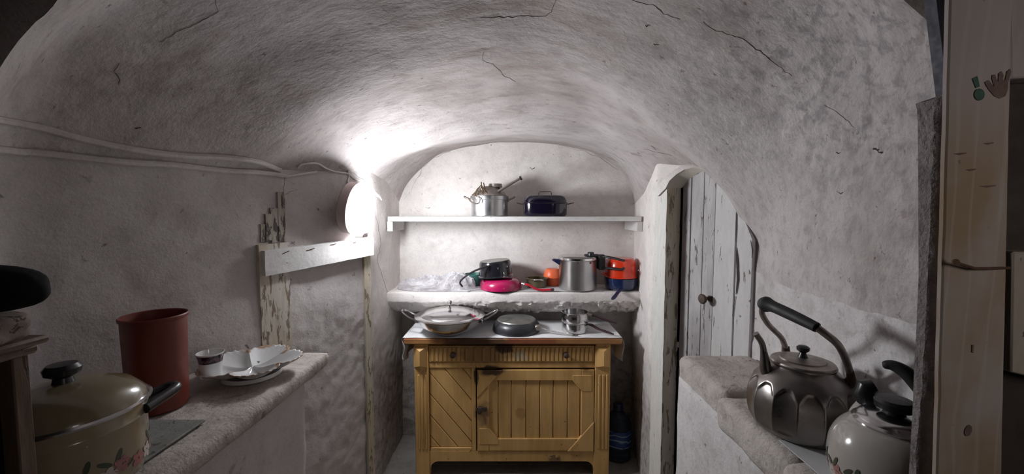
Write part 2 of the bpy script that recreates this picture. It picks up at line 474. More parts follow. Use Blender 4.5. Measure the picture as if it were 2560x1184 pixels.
# ------------------------------------------------------------------ whitewashed cables along the springing of the vault
M_cable = plaster('whitewashed_cable', base=(0.60, 0.56, 0.54), speck=1.0, dirty=0.5)
def cable(pts, r, name, label, mat=M_cable, sink=0.3, up=0):
    P = []
    for q in curve_pts([(a, 0, b) for a, b in pts], 60):
        h, nr = surf(q.x, q.z)
        if h is None: continue
        P.append(h + nr * r * (1 - sink))
    o = MB().tube(P, r, 8).build(name, mat)
    return tag(o, label, 'cable')
cable([(-40, 292), (100, 318), (200, 345), (330, 372), (450, 387), (560, 392), (640, 402), (700, 424)], 0.010, 'wall_cable', 'upper of two whitewashed cables running along the vault springing over the dark wall', sink=0.7)
cable([(-40, 368), (120, 385), (300, 404), (430, 412), (560, 426), (640, 430), (716, 440)], 0.010, 'wall_cable', 'lower of two whitewashed cables running along the wall above the counter', sink=0.6)
M_cw = paint('white_cable', (0.62, 0.60, 0.58), 0.5)
cable([(716, 441), (740, 437), (765, 433), (790, 429)], 0.005, 'wall_cable', 'short bright white cable end bent over the boarded wall panel', M_cw, 0.1)
cable([(742, 418), (755, 409), (790, 407), (815, 420), (845, 430), (868, 434), (885, 446), (900, 452)], 0.0045, 'lamp_cable', 'white cable curving over the wall panel down to the round lamp', M_cw, 0.1)
cable([(870, 424), (871, 440), (868, 452), (872, 468)], 0.004, 'lamp_cable', 'thin white cable dropping onto the top of the round lamp', M_cw, 0.1)

# ------------------------------------------------------------------ round lamp on the wall
M_lampbase = paint('lamp_base_plastic', (0.50, 0.40, 0.38), 0.5)
nl = NT('lamp_diffuser_lit'); nl.color((0.9, 0.9, 0.9))
nl.b.inputs['Emission Color'].default_value = (0.93, 0.96, 1.0, 1); nl.b.inputs['Emission Strength'].default_value = LAMP_STRENGTH
LC = at(897, 522, 1.905)
lamp = thing('wall_lamp', 'round white bulkhead lamp, lit, mounted on the wall above the nailed board', 'lamp', LC)
LM = RZ(0) @ RY(100)
MB().lathe([(0.0, -0.056), (0.116, -0.056), (0.122, -0.050), (0.122, -0.012), (0.114, -0.006), (0.110, -0.010), (0.0, -0.010)], 56, LM).build('base', M_lampbase, lamp)
MB().lathe([(0.106, -0.012), (0.108, 0.004), (0.101, 0.020), (0.080, 0.034), (0.045, 0.041), (0.0, 0.043)], 48, LM).build('diffuser', nl.m, lamp)
lug = MB(); lug.box((-0.012, -0.03, -0.135), (0.03, 0.03, -0.112), 0.004); lug.build('lug', M_lampbase, lamp)

# torn plaster flakes beside the lamp
fk = MB()
q0 = at(925, 470, 2.02)
for i in range(7):
    c = q0 + Vector((0.004 * i, 0.006 * i, -0.006 * i + rnd.uniform(-0.004, 0.004)))
    fk.tube([c, c + Vector((0.012, 0.002, -0.004)), c + Vector((0.022, 0.0, -0.012 - 0.002 * i))], [0.008, 0.006, 0.002], 6)
tag(fk.build('plaster_flake', M_alc), 'torn strip of loose plaster sticking out beside the round lamp', 'plaster')

# ------------------------------------------------------------------ boarded up doorway in the left wall
def XW(px, off=0.0):   # point of the left wall's plane under a pixel column -> (x, y)
    a = (px - 1280) / 1000 / math.cos(PITCH)
    # x = a*Y*k ; keep simple, pitch is small
    Y = (-1.28 - 0.4954) / (a - 0.4954) if False else (1.28 + 0.4954) / (0.4954 - a)
    return a * Y, Y
WN = Vector((0.8961, -0.4439, 0)); WD = Vector((0.4439, 0.8961, 0))
def wall_board(pxa, pxb, z0a, z1a, z0b, z1b, thick, sink=0.004):
    """board on the left wall between two pixel columns; heights at both ends"""
    bm = bmesh.new()
    vs = []
    for px, z0, z1 in ((pxa, z0a, z1a), (pxb, z0b, z1b)):
        x, y = XW(px)
        for off in (-sink, thick):
            for z in (z0, z1):
                p = Vector((x, y, z)) + WN * off
                vs.append(bm.verts.new(p))
    idx = [(0, 1, 3, 2), (4, 6, 7, 5), (0, 4, 5, 1), (2, 3, 7, 6), (0, 2, 6, 4), (1, 5, 7, 3)]
    for f in idx: bm.faces.new([vs[i] for i in f])
    bmesh.ops.recalc_face_normals(bm, faces=bm.faces[:])
    bmesh.ops.subdivide_edges(bm, edges=bm.edges[:], cuts=18, use_grid_fill=True)
    for v in bm.verts: v.co += noise.noise_vector(v.co * 25) * 0.0016
    return bm
def zpy(px, py):
    x, y = XW(px); return at(px, py, y).z
o = MB().bm(wall_board(640, 716, 0.90, zpy(640, 612), 0.90, zpy(716, 604), 0.014)).build('trim_1', M_cream); struct(o)
o = MB().bm(wall_board(905, 921, 0.02, zpy(905, 640), 0.02, zpy(921, 600), 0.012)).build('trim_2', M_cream); struct(o)
nb = thing('nailed_board', 'white painted horizontal board nailed across the blocked doorway under the round lamp', 'board')
MB().bm(wall_board(647, 922, zpy(647, 689), zpy(647, 626), zpy(922, 636), zpy(922, 592), 0.034)).build('board', M_whitewood, nb)
M_rust = paint('rusty_iron', (0.13, 0.07, 0.045), 0.8, 0.3, var=0.4, scale=60)
for (pa, qa, pb, qb) in [(690, 634, 706, 626), (751, 626, 771, 619), (811, 612, 825, 608), (867, 607, 877, 603)]:
    x, y = XW((pa + pb) / 2); off = WN * 0.037
    A = Vector((XW(pa)[0], XW(pa)[1], zpy(pa, qa))) + off; B = Vector((XW(pb)[0], XW(pb)[1], zpy(pb, qb))) + off
    MB().tube([A - WN * 0.004, A.lerp(B, 0.5), B + WN * 0.002], 0.0017, 6).build('nail', M_rust, nb)
# exposed rotten timber above the board
tm = thing('rotten_timber', 'crumbling dark grey timber exposed in the wall above the cream post', 'timber')
M_rot = peel('rotten_wood', (0.33, 0.29, 0.24), (0.07, 0.06, 0.055), 1.3, stretch=(1, 1, 0.25), second=(0.5, 0.46, 0.40))
for i, (a, b, t, u) in enumerate([(652, 668, 560, 605), (664, 682, 535, 600), (678, 700, 520, 606), (696, 713, 480, 604)]):
    MB().bm(wall_board(a, b, zpy(a, u), zpy(a, t), zpy(b, u), zpy(b, t), 0.003 + 0.002 * (i % 2))).build('splinter', M_rot, tm)

# ------------------------------------------------------------------ counters
def rough_slab(name, lo, hi, mat, rough, step=0.022, rad=0.03, parent=None, side=0):
    """masonry block with rounded uneven edges"""
    x0, y0, z0 = lo; x1, y1, z1 = hi
    bm = bmesh.new(); bmesh.ops.create_cube(bm, size=1)
    for v in bm.verts: v.co = Vector(((x0 + x1) / 2 + v.co.x * (x1 - x0), (y0 + y1) / 2 + v.co.y * (y1 - y0), (z0 + z1) / 2 + v.co.z * (z1 - z0)))
    for ax, L in ((0, x1 - x0), (1, y1 - y0), (2, z1 - z0)):
        es = [e for e in bm.edges if abs((e.verts[0].co - e.verts[1].co).normalized()[ax]) > 0.99]
        bmesh.ops.subdivide_edges(bm, edges=es, cuts=max(1, int(L / step)), use_grid_fill=True)
    c0 = Vector((x0 + rad, y0 + rad, z0 + rad)); c1 = Vector((x1 - rad, y1 - rad, z1 - rad))
    for v in bm.verts:
        q = Vector((min(max(v.co[i], c0[i]), c1[i]) for i in range(3)))
        d = v.co - q
        if d.length > 1e-6: v.co = q + d.normalized() * min(d.length, rad)
        if side < 0:
            t = (v.co.x - x0) / (x1 - x0); xl = XL(v.co.y) if v.co.y > 0.95 else -1.20 - max(0, v.co.y - 0.8) * 0.7
            v.co.x = xl + 0.012 + (x1 - xl - 0.012) * t
        if side > 0:
            t = (v.co.x - x0) / (x1 - x0); xw = float(np.interp(v.co.y, [0.4, 0.8, 1.0, 1.3, 1.55], [0.862, 0.862, 0.880, 0.914, 0.945])) - 0.004
            v.co.x = x0 + (xw - x0) * t
        v.co += noise.noise_vector(v.co * 9) * rough + noise.noise_vector(v.co * 30) * rough * 0.4
    return MB().bm(bm).build(name, mat, parent, angle=80)
lc = thing('masonry_counter', 'whitewashed masonry counter along the dark wall holding the red canister and dishes', 'counter', (-1.0, 1.0, 0))
def loc(o, p):   # shift mesh into its thing's frame
    o.data.transform(Matrix.Translation(-Vector(p))); return o
s_ = MB()
o = rough_slab('slab', (-1.42, 0.42, 0.895), (-0.725, 1.56, 0.948), M_count, 0.004, rad=0.022, side=-1); o.parent = lc; loc(o, (-1.0, 1.0, 0))
o = rough_slab('base', (-1.42, 0.42, -0.02), (-0.765, 1.44, 0.90), M_wall, 0.006, rad=0.02, step=0.03, side=-1); o.parent = lc; loc(o, (-1.0, 1.0, 0))
rc = thing('masonry_counter', 'rough stone counter beside the plank door holding the two kettles', 'counter', (0.75, 1.0, 0))
for k, (x0, y0, x1, y1, zt) in enumerate([(0.650, 1.20, 0.97, 1.54, 0.948), (0.634, 0.88, 0.96, 1.225, 0.930), (0.622, 0.64, 0.90, 0.905, 0.926)]):
    o = rough_slab('stone', (x0, y0, 0.83), (x1, y1, zt), M_count, 0.006, rad=0.03, side=1); o.parent = rc; loc(o, (0.75, 1.0, 0))
o = rough_slab('base', (0.645, 0.65, -0.02), (0.95, 1.53, 0.87), M_right, 0.005, rad=0.015, step=0.03, side=1); o.parent = rc; loc(o, (0.75, 1.0, 0))

# ------------------------------------------------------------------ ledge and shelf in the alcove
LZ = zat(732, 2.33)
def ledge():
    prof = [(2.64, LZ), (2.50, LZ), (2.40, LZ), (2.345, LZ - 0.001), (2.335, LZ - 0.012), (2.335, LZ - 0.045), (2.342, LZ - 0.062), (2.368, LZ - 0.082), (2.405, LZ - 0.108), (2.45, LZ - 0.135), (2.51, LZ - 0.152), (2.57, LZ - 0.157), (2.64, LZ - 0.158)]
    pr = curve_pts([(0, a, b) for a, b in prof], 72)
    vs = []; fs = []; nx = 240
    for i in range(nx + 1):
        x = -0.750 + 1.545 * i / nx
        for p in pr:
            q = Vector((x, p.y, p.z))
            below = min(1, max(0, (LZ - 0.045 - q.z) / 0.03)) * (0.35 + 0.65 * min(1, max(0, (x + 0.42) / 0.25)))
            q += noise.noise_vector(q * 8) * 0.004 * (0.25 if q.z > LZ - 0.006 else 1) + noise.noise_vector(q * 28) * 0.017 * below + noise.noise_vector(q * 65) * 0.010 * below
            vs.append(q)
    m = len(pr)
    for i in range(nx):
        for k in range(m - 1): fs.append((i * m + k, i * m + k + 1, (i + 1) * m + k + 1, (i + 1) * m + k))
    return MB().add(vs, fs).build('wall_ledge', M_alc, weld=False, angle=80)
tag(ledge(), 'thick whitewashed masonry ledge with a rough underside above the yellow cabinet', 'ledge')
sh = thing('wall_shelf', 'thin white painted board shelf across the alcove holding the dark oval roaster', 'shelf')
SZ = zat(541, 2.32)
MB().box((xat(970, 2.32), 2.32, zat(553, 2.32)), (xat(1603, 2.32), 2.615, SZ), 0.002).build('board', M_whitewood, sh)
for px0, px1 in ((968, 982), (1592, 1606)):
    xa, xb = xat(px0, 2.34), xat(px1, 2.34)
    MB().box((xa, 2.34, zat(578, 2.33)), (xb, 2.60, zat(553, 2.32) - 0.0005), 0.002).build('bracket', M_whitewood, sh)

# ------------------------------------------------------------------ door on the right
def plan_prism(pts, z0, z1, nz=70, amp=0.002):
    vs = []; fs = []; m = len(pts)
    for k in range(nz + 1):
        z = z0 + (z1 - z0) * k / nz
        for x, y in pts:
            q = Vector((x, y, z)); vs.append(q + noise.noise_vector(q * 20) * amp)
    for k in range(nz):
        for i in range(m): fs.append((k * m + i, k * m + (i + 1) % m, (k + 1) * m + (i + 1) % m, (k + 1) * m + i))
    fs.append(tuple(range(m))[::-1]); fs.append(tuple(nz * m + i for i in range(m)))
    return vs, fs
M_jw = peel('white_peeling_jamb', (0.68, 0.66, 0.62), (0.28, 0.24, 0.19), 0.35)
JA, JB, JC = (0.690, 1.935), (0.7145, 1.853), (0.790, 1.885)
v_, f_ = plan_prism([JA, JB, (JB[0] + 0.012, JB[1] + 0.03), (0.74, 1.96), (0.70, 1.96)], 0, zat(466, 1.87))
struct(MB().add(v_, f_).build('trim_3', M_jw, angle=50))
v_, f_ = plan_prism([(JB[0] + 0.001, JB[1] - 0.001), JC, (0.80, 1.90), (0.74, 1.95)], 0, zat(466, 1.87))
struct(MB().add(v_, f_).build('trim_4', M_cream, angle=50))
# arched head of the frame, running from the jamb along the door to the vault
out = [(1664, 470, 1.850), (1673, 452, 1.850), (1690, 436, 1.842), (1710, 424, 1.825), (1734, 418, 1.80), (1760, 424, 1.770)]
inn = [(1701, 470, 1.880), (1706, 466, 1.872), (1718, 455, 1.856), (1732, 444, 1.835), (1746, 434, 1.808), (1760, 428, 1.778)]
vs = []; fs = []
for (a, b, y), (c, d, y2) in zip(out, inn):
    p, q = at(a, b, y), at(c, d, y2)
    back = Vector((0.04, 0.02, 0.0))
    vs += [p, q, q + back, p + back]
for i in range(len(out) - 1):
    for k in range(4): fs.append((i * 4 + k, i * 4 + (k + 1) % 4, (i + 1) * 4 + (k + 1) % 4, (i + 1) * 4 + k))
fs += [(0, 1, 2, 3), (20, 23, 22, 21)]
struct(MB().add(vs, fs).build('trim_5', paint('frame_head_cream', (0.56, 0.52, 0.44), 0.7, bump=0.2), angle=30))

o2 = [(1644, 490, 1.90), (1650, 458, 1.88), (1672, 434, 1.865), (1702, 414, 1.845), (1734, 407, 1.815), (1764, 416, 1.77)]
vs = []; fs = []
for (a, b, y), (c, d, y2) in zip(o2, out):
    p, q = at(a, b, y), at(c, d, y2 - 0.002)
    back = Vector((0.05, 0.05, 0.0))
    vs += [p, q, q + back, p + back]
for i in range(len(out) - 1):
    for k in range(4): fs.append((i * 4 + k, i * 4 + (k + 1) % 4, (i + 1) * 4 + (k + 1) % 4, (i + 1) * 4 + k))
fs += [(0, 1, 2, 3), (20, 23, 22, 21)]
struct(MB().add(vs, fs).build('trim_6', M_alc, angle=80))
door = bpy.data.objects.new('door_1', None); C.objects.link(door); struct(door)
# the door stands on the slanting plane from (0.80, 1.90) to (0.956, 1.56)
DN = Vector((-0.909, -0.417, 0))          # towards the room
def DP(px, off=0.0):
    a = (px - 1280) / 1000
    Y = (0.80 + 1.90 * 0.459) / (a + 0.459)
    return Vector((a * Y, Y, 0)) + DN * off
def dz(px, py): return at(px, py, DP(px).y).z
def plank(pa, pb, ta, tb, mat, off=0.012, thick=0.02):
    A, B = DP(pa), DP(pb)
    u = (B - A).normalized() * 0.0022
    A, B = A + u, B - u
    bm = bmesh.new()
    za, zb = dz(pa, ta), dz(pb, tb)
    vs = []
    for P, z in ((A, za), (B, zb)):
        for o_ in (off, off - thick):
            vs.append(bm.verts.new((P + DN * o_) + Vector((0, 0, 0.01)))); vs.append(bm.verts.new((P + DN * o_) + Vector((0, 0, z))))
    for f in [(0, 1, 3, 2), (4, 6, 7, 5), (0, 4, 5, 1), (2, 3, 7, 6), (0, 2, 6, 4), (1, 5, 7, 3)]: bm.faces.new([vs[i] for i in f])
    bmesh.ops.recalc_face_normals(bm, faces=bm.faces[:])
    bmesh.ops.bevel(bm, geom=bm.edges[:], offset=0.002, segments=1, affect='EDGES')
    return MB().bm(bm).build('plank', mat, door)
plank(1709, 1731, 460, 442, M_greyplank)
plank(1731, 1763, 442, 425, M_greyplank)
plank(1763, 1794, 425, 450, M_greyplank, 0.014)
plank(1794, 1849, 450, 510, M_whiteplank, 0.020)
plank(1849, 1893, 505, 600, M_whiteplank, 0.018)
for pj, tj in ((1731, 446), (1763, 428), (1794, 452), (1849, 512)):
    A = DP(pj, 0.007); u = (DP(1893) - DP(1709)).normalized() * 0.004
    vs = [A - u, A + u, A + u - DN * 0.01, A - u - DN * 0.01]
    vs = [v + Vector((0, 0, 0.01)) for v in vs] + [v + Vector((0, 0, dz(pj, tj))) for v in vs]
    MB().add(vs, [(0, 1, 2, 3), (7, 6, 5, 4), (0, 4, 5, 1), (1, 5, 6, 2), (2, 6, 7, 3), (3, 7, 4, 0)]).build('joint', M_crack, door, smooth=False)
# black strip painting in the gap's shade beside the frame, following its head
gp = MB()
gv = [(1697, 1200, 471), (1709, 1200, 464), (1709, 464, 0), (1730, 449, 0), (1757, 430, 0), (1757, 424, 0), (1697, 466, 0)]
pts = [DP(1697, 0.008), DP(1709, 0.008), DP(1709, 0.008), DP(1730, 0.008), DP(1757, 0.008), DP(1757, 0.008), DP(1726, 0.008), DP(1697, 0.008)]
zs = [0.0, 0.0, dz(1709, 464), dz(1730, 446), dz(1757, 431), dz(1757, 424), dz(1726, 438), dz(1697, 462)]
n_ = len(pts)
gp.add([p + Vector((0, 0, z)) for p, z in zip(pts, zs)] + [p - DN * 0.004 + Vector((0, 0, z)) for p, z in zip(pts, zs)],
       [tuple(range(n_)), tuple(range(2 * n_ - 1, n_ - 1, -1))] + [(i, (i + 1) % n_, n_ + (i + 1) % n_, n_ + i) for i in range(n_)])
gp.build('gap_shade', M_black, door, smooth=False)
M_iron = paint('dark_rusty_knob', (0.10, 0.065, 0.05), 0.6, 0.4, var=0.4, scale=50)
kp = DP(1783, 0.016); kz = at(1783, 745, kp.y).z
kq = RZ(math.degrees(math.atan2(DN.y, DN.x))) @ RY(90)
MB().lathe([(0.0, -0.004), (0.008, -0.004), (0.007, 0.022), (0.012, 0.027), (0.020, 0.032), (0.022, 0.038), (0.017, 0.044), (0.0, 0.046)], 24, T(kp.x, kp.y, kz) @ kq).build('knob', M_iron, door)
MB().box((-0.013, -0.013, 0.0), (0.013, 0.013, 0.006), 0.002, T(kp.x, kp.y, kz) @ kq @ T(0, 0.012, -0.002)).build('latch_plate', M_iron, door)
for pts, w in (([(1851, 618), (1855, 650), (1858, 700), (1855, 735)], 0.005), ([(1849, 530), (1850, 570), (1850, 605)], 0.0018), ([(1853, 740), (1848, 790)], 0.0025), ([(1887, 600), (1893, 625), (1892, 645)], 0.003)):
    P = [DP(a, 0.0215 if a < 1900 else 0.02) for a, b in pts]
    for p, (a, b) in zip(P, pts): p.z = at(a, b, p.y).z
    mb = MB(); vs = []; fs = []
    dd = Vector((0.417, -0.909, 0))
    for i, p in enumerate(P):
        ww = w * math.sin(math.pi * (i + 0.35) / (len(P) - 0.3))
        vs += [p - dd * ww, p + dd * ww]
    for i in range(len(P) - 1): fs.append((2 * i, 2 * i + 1, 2 * i + 3, 2 * i + 2))
    mb.add(vs, fs).build('split', M_crack, door, weld=False)
# ------------------------------------------------------------------ materials of the things
M_alu = paint('worn_aluminium', (0.62, 0.62, 0.63), 0.30, 1.0, var=0.15, scale=6)
M_aluold = paint('tarnished_aluminium', (0.42, 0.37, 0.34), 0.42, 0.85, var=0.4, scale=30)
M_steel = paint('stainless_steel', (0.66, 0.65, 0.65), 0.16, 1.0, var=0.05, scale=2)
M_steelb = paint('brushed_steel', (0.58, 0.57, 0.57), 0.30, 1.0, var=0.05, scale=1.5)
M_kettle = paint('dull_kettle_metal', (0.30, 0.275, 0.26), 0.30, 0.9, var=0.3, scale=9)
M_bake = paint('black_bakelite', (0.018, 0.017, 0.019), 0.30, spec=0.5)
M_bakem = paint('matt_black_plastic', (0.02, 0.019, 0.02), 0.6)
M_plum = paint('dark_plum_bakelite', (0.045, 0.02, 0.03), 0.35)
M_enblack = paint('black_enamel', (0.012, 0.012, 0.016), 0.10, coat=0.6)
M_ennavy = paint('dark_violet_enamel', (0.006, 0.004, 0.014), 0.10, coat=0.7)
M_nonstick = paint('black_nonstick', (0.03, 0.03, 0.035), 0.35, var=0.3)
M_nsbase = paint('pan_base_grey', (0.34, 0.33, 0.31), 0.38, 0.7, var=0.3)
M_pink = paint('magenta_enamel', (0.42, 0.010, 0.09), 0.22, coat=0.5)
M_redh = paint('red_handle', (0.50, 0.012, 0.03), 0.3)
M_red = paint('orange_red_enamel', (0.72, 0.045, 0.012), 0.20, coat=0.5)
M_orange = paint('orange_plastic', (0.80, 0.15, 0.055), 0.35)
M_blue = paint('dark_blue_enamel', (0.010, 0.020, 0.075), 0.16, coat=0.6)
M_bluep = paint('navy_plastic', (0.012, 0.014, 0.06), 0.4)
M_teal = paint('teal_plastic', (0.03, 0.13, 0.11), 0.4)
M_olive = paint('olive_metal', (0.16, 0.13, 0.08), 0.3, 0.5)
M_terra = paint('terracotta_plastic', (0.17, 0.030, 0.016), 0.45, var=0.15)
M_porc = paint('porcelain', (0.74, 0.74, 0.74), 0.10, coat=0.4, var=0.03)
M_cloth = paint('white_oilcloth', (0.80, 0.80, 0.81), 0.55, var=0.15, bump=0.2)
M_paper = paint('pale_sheet', (0.60, 0.60, 0.61), 0.35)

def handle_pts(pts, n=18): return curve_pts(pts, n)
def LP(o_loc, px, py, Y): return at(px, py, Y) - Vector(o_loc)

# ------------------------------------------------------------------ cabinet
n = NT('ochre_painted_pine')
v = n.coord((1, 1, 0.12))
c = n.mix(n.ramp(n.noise(26, 5, v), 0.35, 0.7), (0.70, 0.43, 0.165), (0.55, 0.32, 0.11))
c = n.mix(n.ramp(n.noise(5, 4), 0.45, 0.75, 0, 0.4), c, (0.40, 0.23, 0.09))
c = n.mix(n.ramp(n.noise(42, 3, None, 0.5), 0.70, 0.74, 0, 0.8), c, (0.06, 0.03, 0.015))
sx = n.n.new('ShaderNodeSeparateXYZ'); n.l.new(n.tc.outputs['Object'], sx.inputs[0])
def blob(cx, cz, rx, rz, strength, w=0.6, ns=18):
    a = n.math('DIVIDE', n.math('SUBTRACT', sx.outputs[0], cx), rx); b = n.math('DIVIDE', n.math('SUBTRACT', sx.outputs[2], cz), rz)
    d = n.math('SQRT', n.math('ADD', n.math('MULTIPLY', a, a), n.math('MULTIPLY', b, b)))
    d = n.math('ADD', d, n.math('MULTIPLY', n.math('SUBTRACT', n.noise(ns, 4), 0.5), w * 2))
    return n.ramp(d, 0.75, 1.15, strength, 0)
CZ = lambda py: zat(py, 2.18); CX = lambda px: xat(px, 2.18, 900)
c = n.mix(blob(CX(1215), CZ(883), 0.17, 0.06, 0.55), c, (0.15, 0.085, 0.045))       # grimy drawer front
c = n.mix(blob(CX(1262), CZ(868), 0.05, 0.035, 0.9, 0.9, 40), c, (0.05, 0.022, 0.016))
c = n.mix(blob(CX(1300), CZ(890), 0.045, 0.03, 0.75, 1.2, 60), c, (0.48, 0.40, 0.27))
c = n.mix(blob(CX(1228), CZ(926), 0.07, 0.028, 0.92, 0.5, 30), c, (0.045, 0.022, 0.018))
c = n.mix(blob(CX(1190), CZ(940), 0.014, 0.06, 0.9, 0.5, 30), c, (0.05, 0.03, 0.02))
c = n.mix(blob(CX(1205), CZ(1032), 0.04, 0.07, 0.6, 0.8), c, (0.13, 0.085, 0.055))
c = n.mix(blob(CX(1388), CZ(1150), 0.03, 0.03, 0.75, 1.2, 50), c, (0.09, 0.055, 0.035))
c = n.mix(blob(CX(1300), CZ(1035), 0.03, 0.03, 0.4, 1.0, 30), c, (0.20, 0.08, 0.03))
n.color(c); n.set(0.5, spec=0.35); n.bump(n.noise(60, 4, v), 0.15, 0.004)
M_pine = n.m
M_groove = paint('groove_dark', (0.34, 0.19, 0.065), 0.8)
n = NT('cabinet_top_edge'); v = n.coord((0.3, 1, 1))
sx = n.n.new('ShaderNodeSeparateXYZ'); n.l.new(n.tc.outputs['Object'], sx.inputs[0])
c = n.mix(n.ramp(n.noise(9, 5, v), 0.4, 0.6), (0.42, 0.22, 0.075), (0.28, 0.10, 0.045))
c = n.mix(blob(CX(1200), 0.78, 0.22, 0.08, 0.85, 0.7), c, (0.045, 0.022, 0.015))
c = n.mix(blob(CX(1330), 0.78, 0.16, 0.05, 0.8, 0.5), c, (0.23, 0.065, 0.035))
n.color(c); n.set(0.45)
M_ctop = n.m

YF0, YB0 = 2.175, 2.50
cab = thing('cabinet', 'ochre painted wooden cabinet with one drawer, panelled door and worn edges, in the alcove', 'cabinet', (0, 0, 0))
ztop = zat(846, 2.15)
tb = MB()
tb.box((xat(1008, 2.15, 850), 2.150, zat(861, 2.15)), (xat(1556, 2.15, 850), YB0, ztop), 0.006)
tb.build('top', M_ctop, cab)
zb = zat(861, 2.15)
pxl = [CX(1036), CX(1071)]; pxr = [CX(1488), CX(1526)]
for (x0, x1), nm in ((pxl, 'l'), (pxr, 'r')):
    mb = MB()
    mb.box((x0, YF0, 0.0), (x1, YF0 + 0.055, zb), 0.003)
    for k in range(3):   # reeding
        xx = x0 + (x1 - x0) * (0.22 + 0.25 * k)
        mb.box((xx, YF0 - 0.004, CZ(1120)), (xx + 0.012, YF0 + 0.002, CZ(935)), 0.002)
    mb.build('post', M_pine, cab)
    # faceted corner block
    zt, z2 = CZ(864), CZ(922)
    m = MB(); xm = x0 + (x1 - x0) * 0.48
    A = [(x0 - 0.002, YF0 - 0.002, z) for z in (zt, z2)]
    y1 = YF0 - 0.030
    vs = [(x0 - 0.003, YF0 + 0.001, zt), (x1 - 0.004, YF0 + 0.001, zt), (x1 - 0.004, YF0 + 0.001, z2 + 0.012), (x0 - 0.003, YF0 + 0.001, z2 + 0.012),
          (xm, y1, zt - 0.022), (xm, y1, z2 + 0.030), (xm, YF0 + 0.001, z2 - 0.010)]
    fs = [(0, 1, 4), (0, 4, 5, 3), (1, 2, 5, 4), (3, 5, 6), (5, 2, 6), (0, 3, 6, 2, 1)]
    m.add(vs, fs).build('corner_block', M_pine, cab, smooth=False)
# back legs, sides, back, underside, inner body
MB().box((pxl[0], YB0 - 0.05, 0), (pxl[0] + 0.045, YB0 - 0.005, zb)).build('rear_leg', M_pine, cab)
MB().box((pxr[1] - 0.045, YB0 - 0.05, 0), (pxr[1], YB0 - 0.005, zb)).build('rear_leg', M_pine, cab)
for x0, x1 in ((pxl[0] + 0.004, pxl[0] + 0.018), (pxr[1] - 0.018, pxr[1] - 0.004)):
    MB().box((x0, YF0 + 0.05, CZ(1150)), (x1, YB0 - 0.04, zb)).build('side_panel', M_pine, cab)
MB().box((pxl[0] + 0.02, YB0 - 0.02, 0.14), (pxr[1] - 0.02, YB0 - 0.008, zb)).build('back_panel', M_pine, cab)
MB().box((pxl[0] + 0.02, YF0 + 0.03, CZ(1140)), (pxr[1] - 0.02, YB0 - 0.02, CZ(1130))).build('bottom_panel', M_pine, cab)
# drawer
X0, X1 = pxl[1], pxr[0]
drw = MB().box((X0 + 0.003, YF0 + 0.006, CZ(905)), (X1 - 0.003, YF0 + 0.30, CZ(864)), 0.002).build('drawer', M_pine, cab)
bd = MB()
for k in range(38):
    xx = X0 + 0.012 + (X1 - X0 - 0.024) * k / 38
    if 1150 < 1280 + xx / 2.18 * 1000 < 1225 and k % 2: continue
    bd.box((xx + 0.002, YF0 + 0.0005, CZ(902)), (xx + 0.019, YF0 + 0.0075, CZ(868)), 0.0025)
bdo = bd.build('beading', M_pine, drw); bdo['kind'] = 'stuff'
for px in (1134, 1414):
    MB().lathe([(0.0, 0.0), (0.014, 0.0), (0.014, 0.003), (0.006, 0.006), (0.006, 0.016), (0.014, 0.022), (0.015, 0.029), (0.009, 0.034), (0.0, 0.035)], 20, T(CX(px), YF0 + 0.003, CZ(884)) @ RX(90)).build('knob', M_iron, drw)
MB().box((X0, YF0 + 0.010, CZ(920)), (X1, YF0 + 0.05, CZ(906)), 0.002).build('rail', M_pine, cab)
# apron with an arched cut-out
zc0, zc1 = CZ(1128), CZ(1153)
ap = [(X0, zc0), (X1, zc0), (X1, CZ(1178))]
for k in range(7):
    a = k / 6 * math.pi / 2
    ap.append((X1 - 0.002 - 0.04 * math.sin(a), CZ(1178) + (zc1 - CZ(1178)) * (1 - math.cos(a)) + 0))
ap = ap[:3] + [(X1 - 0.045 * (1 - math.cos(k / 6 * math.pi / 2)), CZ(1178) + (zc1 - CZ(1178)) * math.sin(k / 6 * math.pi / 2)) for k in range(1, 7)]
ap += [(X0 + 0.045 * (1 - math.sin(k / 6 * math.pi / 2)), CZ(1178) + (zc1 - CZ(1178)) * math.cos(k / 6 * math.pi / 2)) for k in range(0, 6)] + [(X0, CZ(1178))]
MB().prism([(x, z) for x, z in ap], YF0 + 0.008, YF0 + 0.03).build('apron', M_pine, cab)
# left panel with diagonal boards
def clip(poly, nx, nz, d):   # keep nx*x+nz*z <= d
    out = []
    for i in range(len(poly)):
        a, b = poly[i], poly[(i + 1) % len(poly)]
        da, db = nx * a[0] + nz * a[1] - d, nx * b[0] + nz * b[1] - d
        if da <= 0: out.append(a)
        if da * db < 0:
            t = da / (da - db); out.append((a[0] + (b[0] - a[0]) * t, a[1] + (b[1] - a[1]) * t))
    return out
xa, xb, za, zb2 = X0 + 0.002, CX(1178), CZ(1120), CZ(921)
MB().box((xa, YF0 + 0.024, za), (xb, YF0 + 0.03, zb2)).build('panel_backing', M_groove, cab)
rect = [(xa, za), (xb, za), (xb, zb2), (xa, zb2)]
# boards run from upper left to lower right: lines x + k*z = const
kk = 0.83; L = math.hypot(1, kk)
cmin = xa + kk * za; cmax = xb + kk * zb2; wd = 0.118 * 0.86
q = cmin - 0.045
while q < cmax:
    p = clip(clip(rect, 1, kk, q + wd - 0.002), -1, -kk, -(q + 0.002))
    if len(p) > 2: MB().prism(p[::-1], YF0 + 0.016, YF0 + 0.026, 0.003).build('diagonal_board', M_pine, cab)
    q += wd
MB().box((xb, YF0 + 0.008, CZ(1128)), (CX(1189), YF0 + 0.04, CZ(920)), 0.002).build('stile', M_pine, cab)
MB().box((xa, YF0 + 0.010, CZ(1128)), (xb, YF0 + 0.03, CZ(1120)), 0.002).build('rail', M_pine, cab)
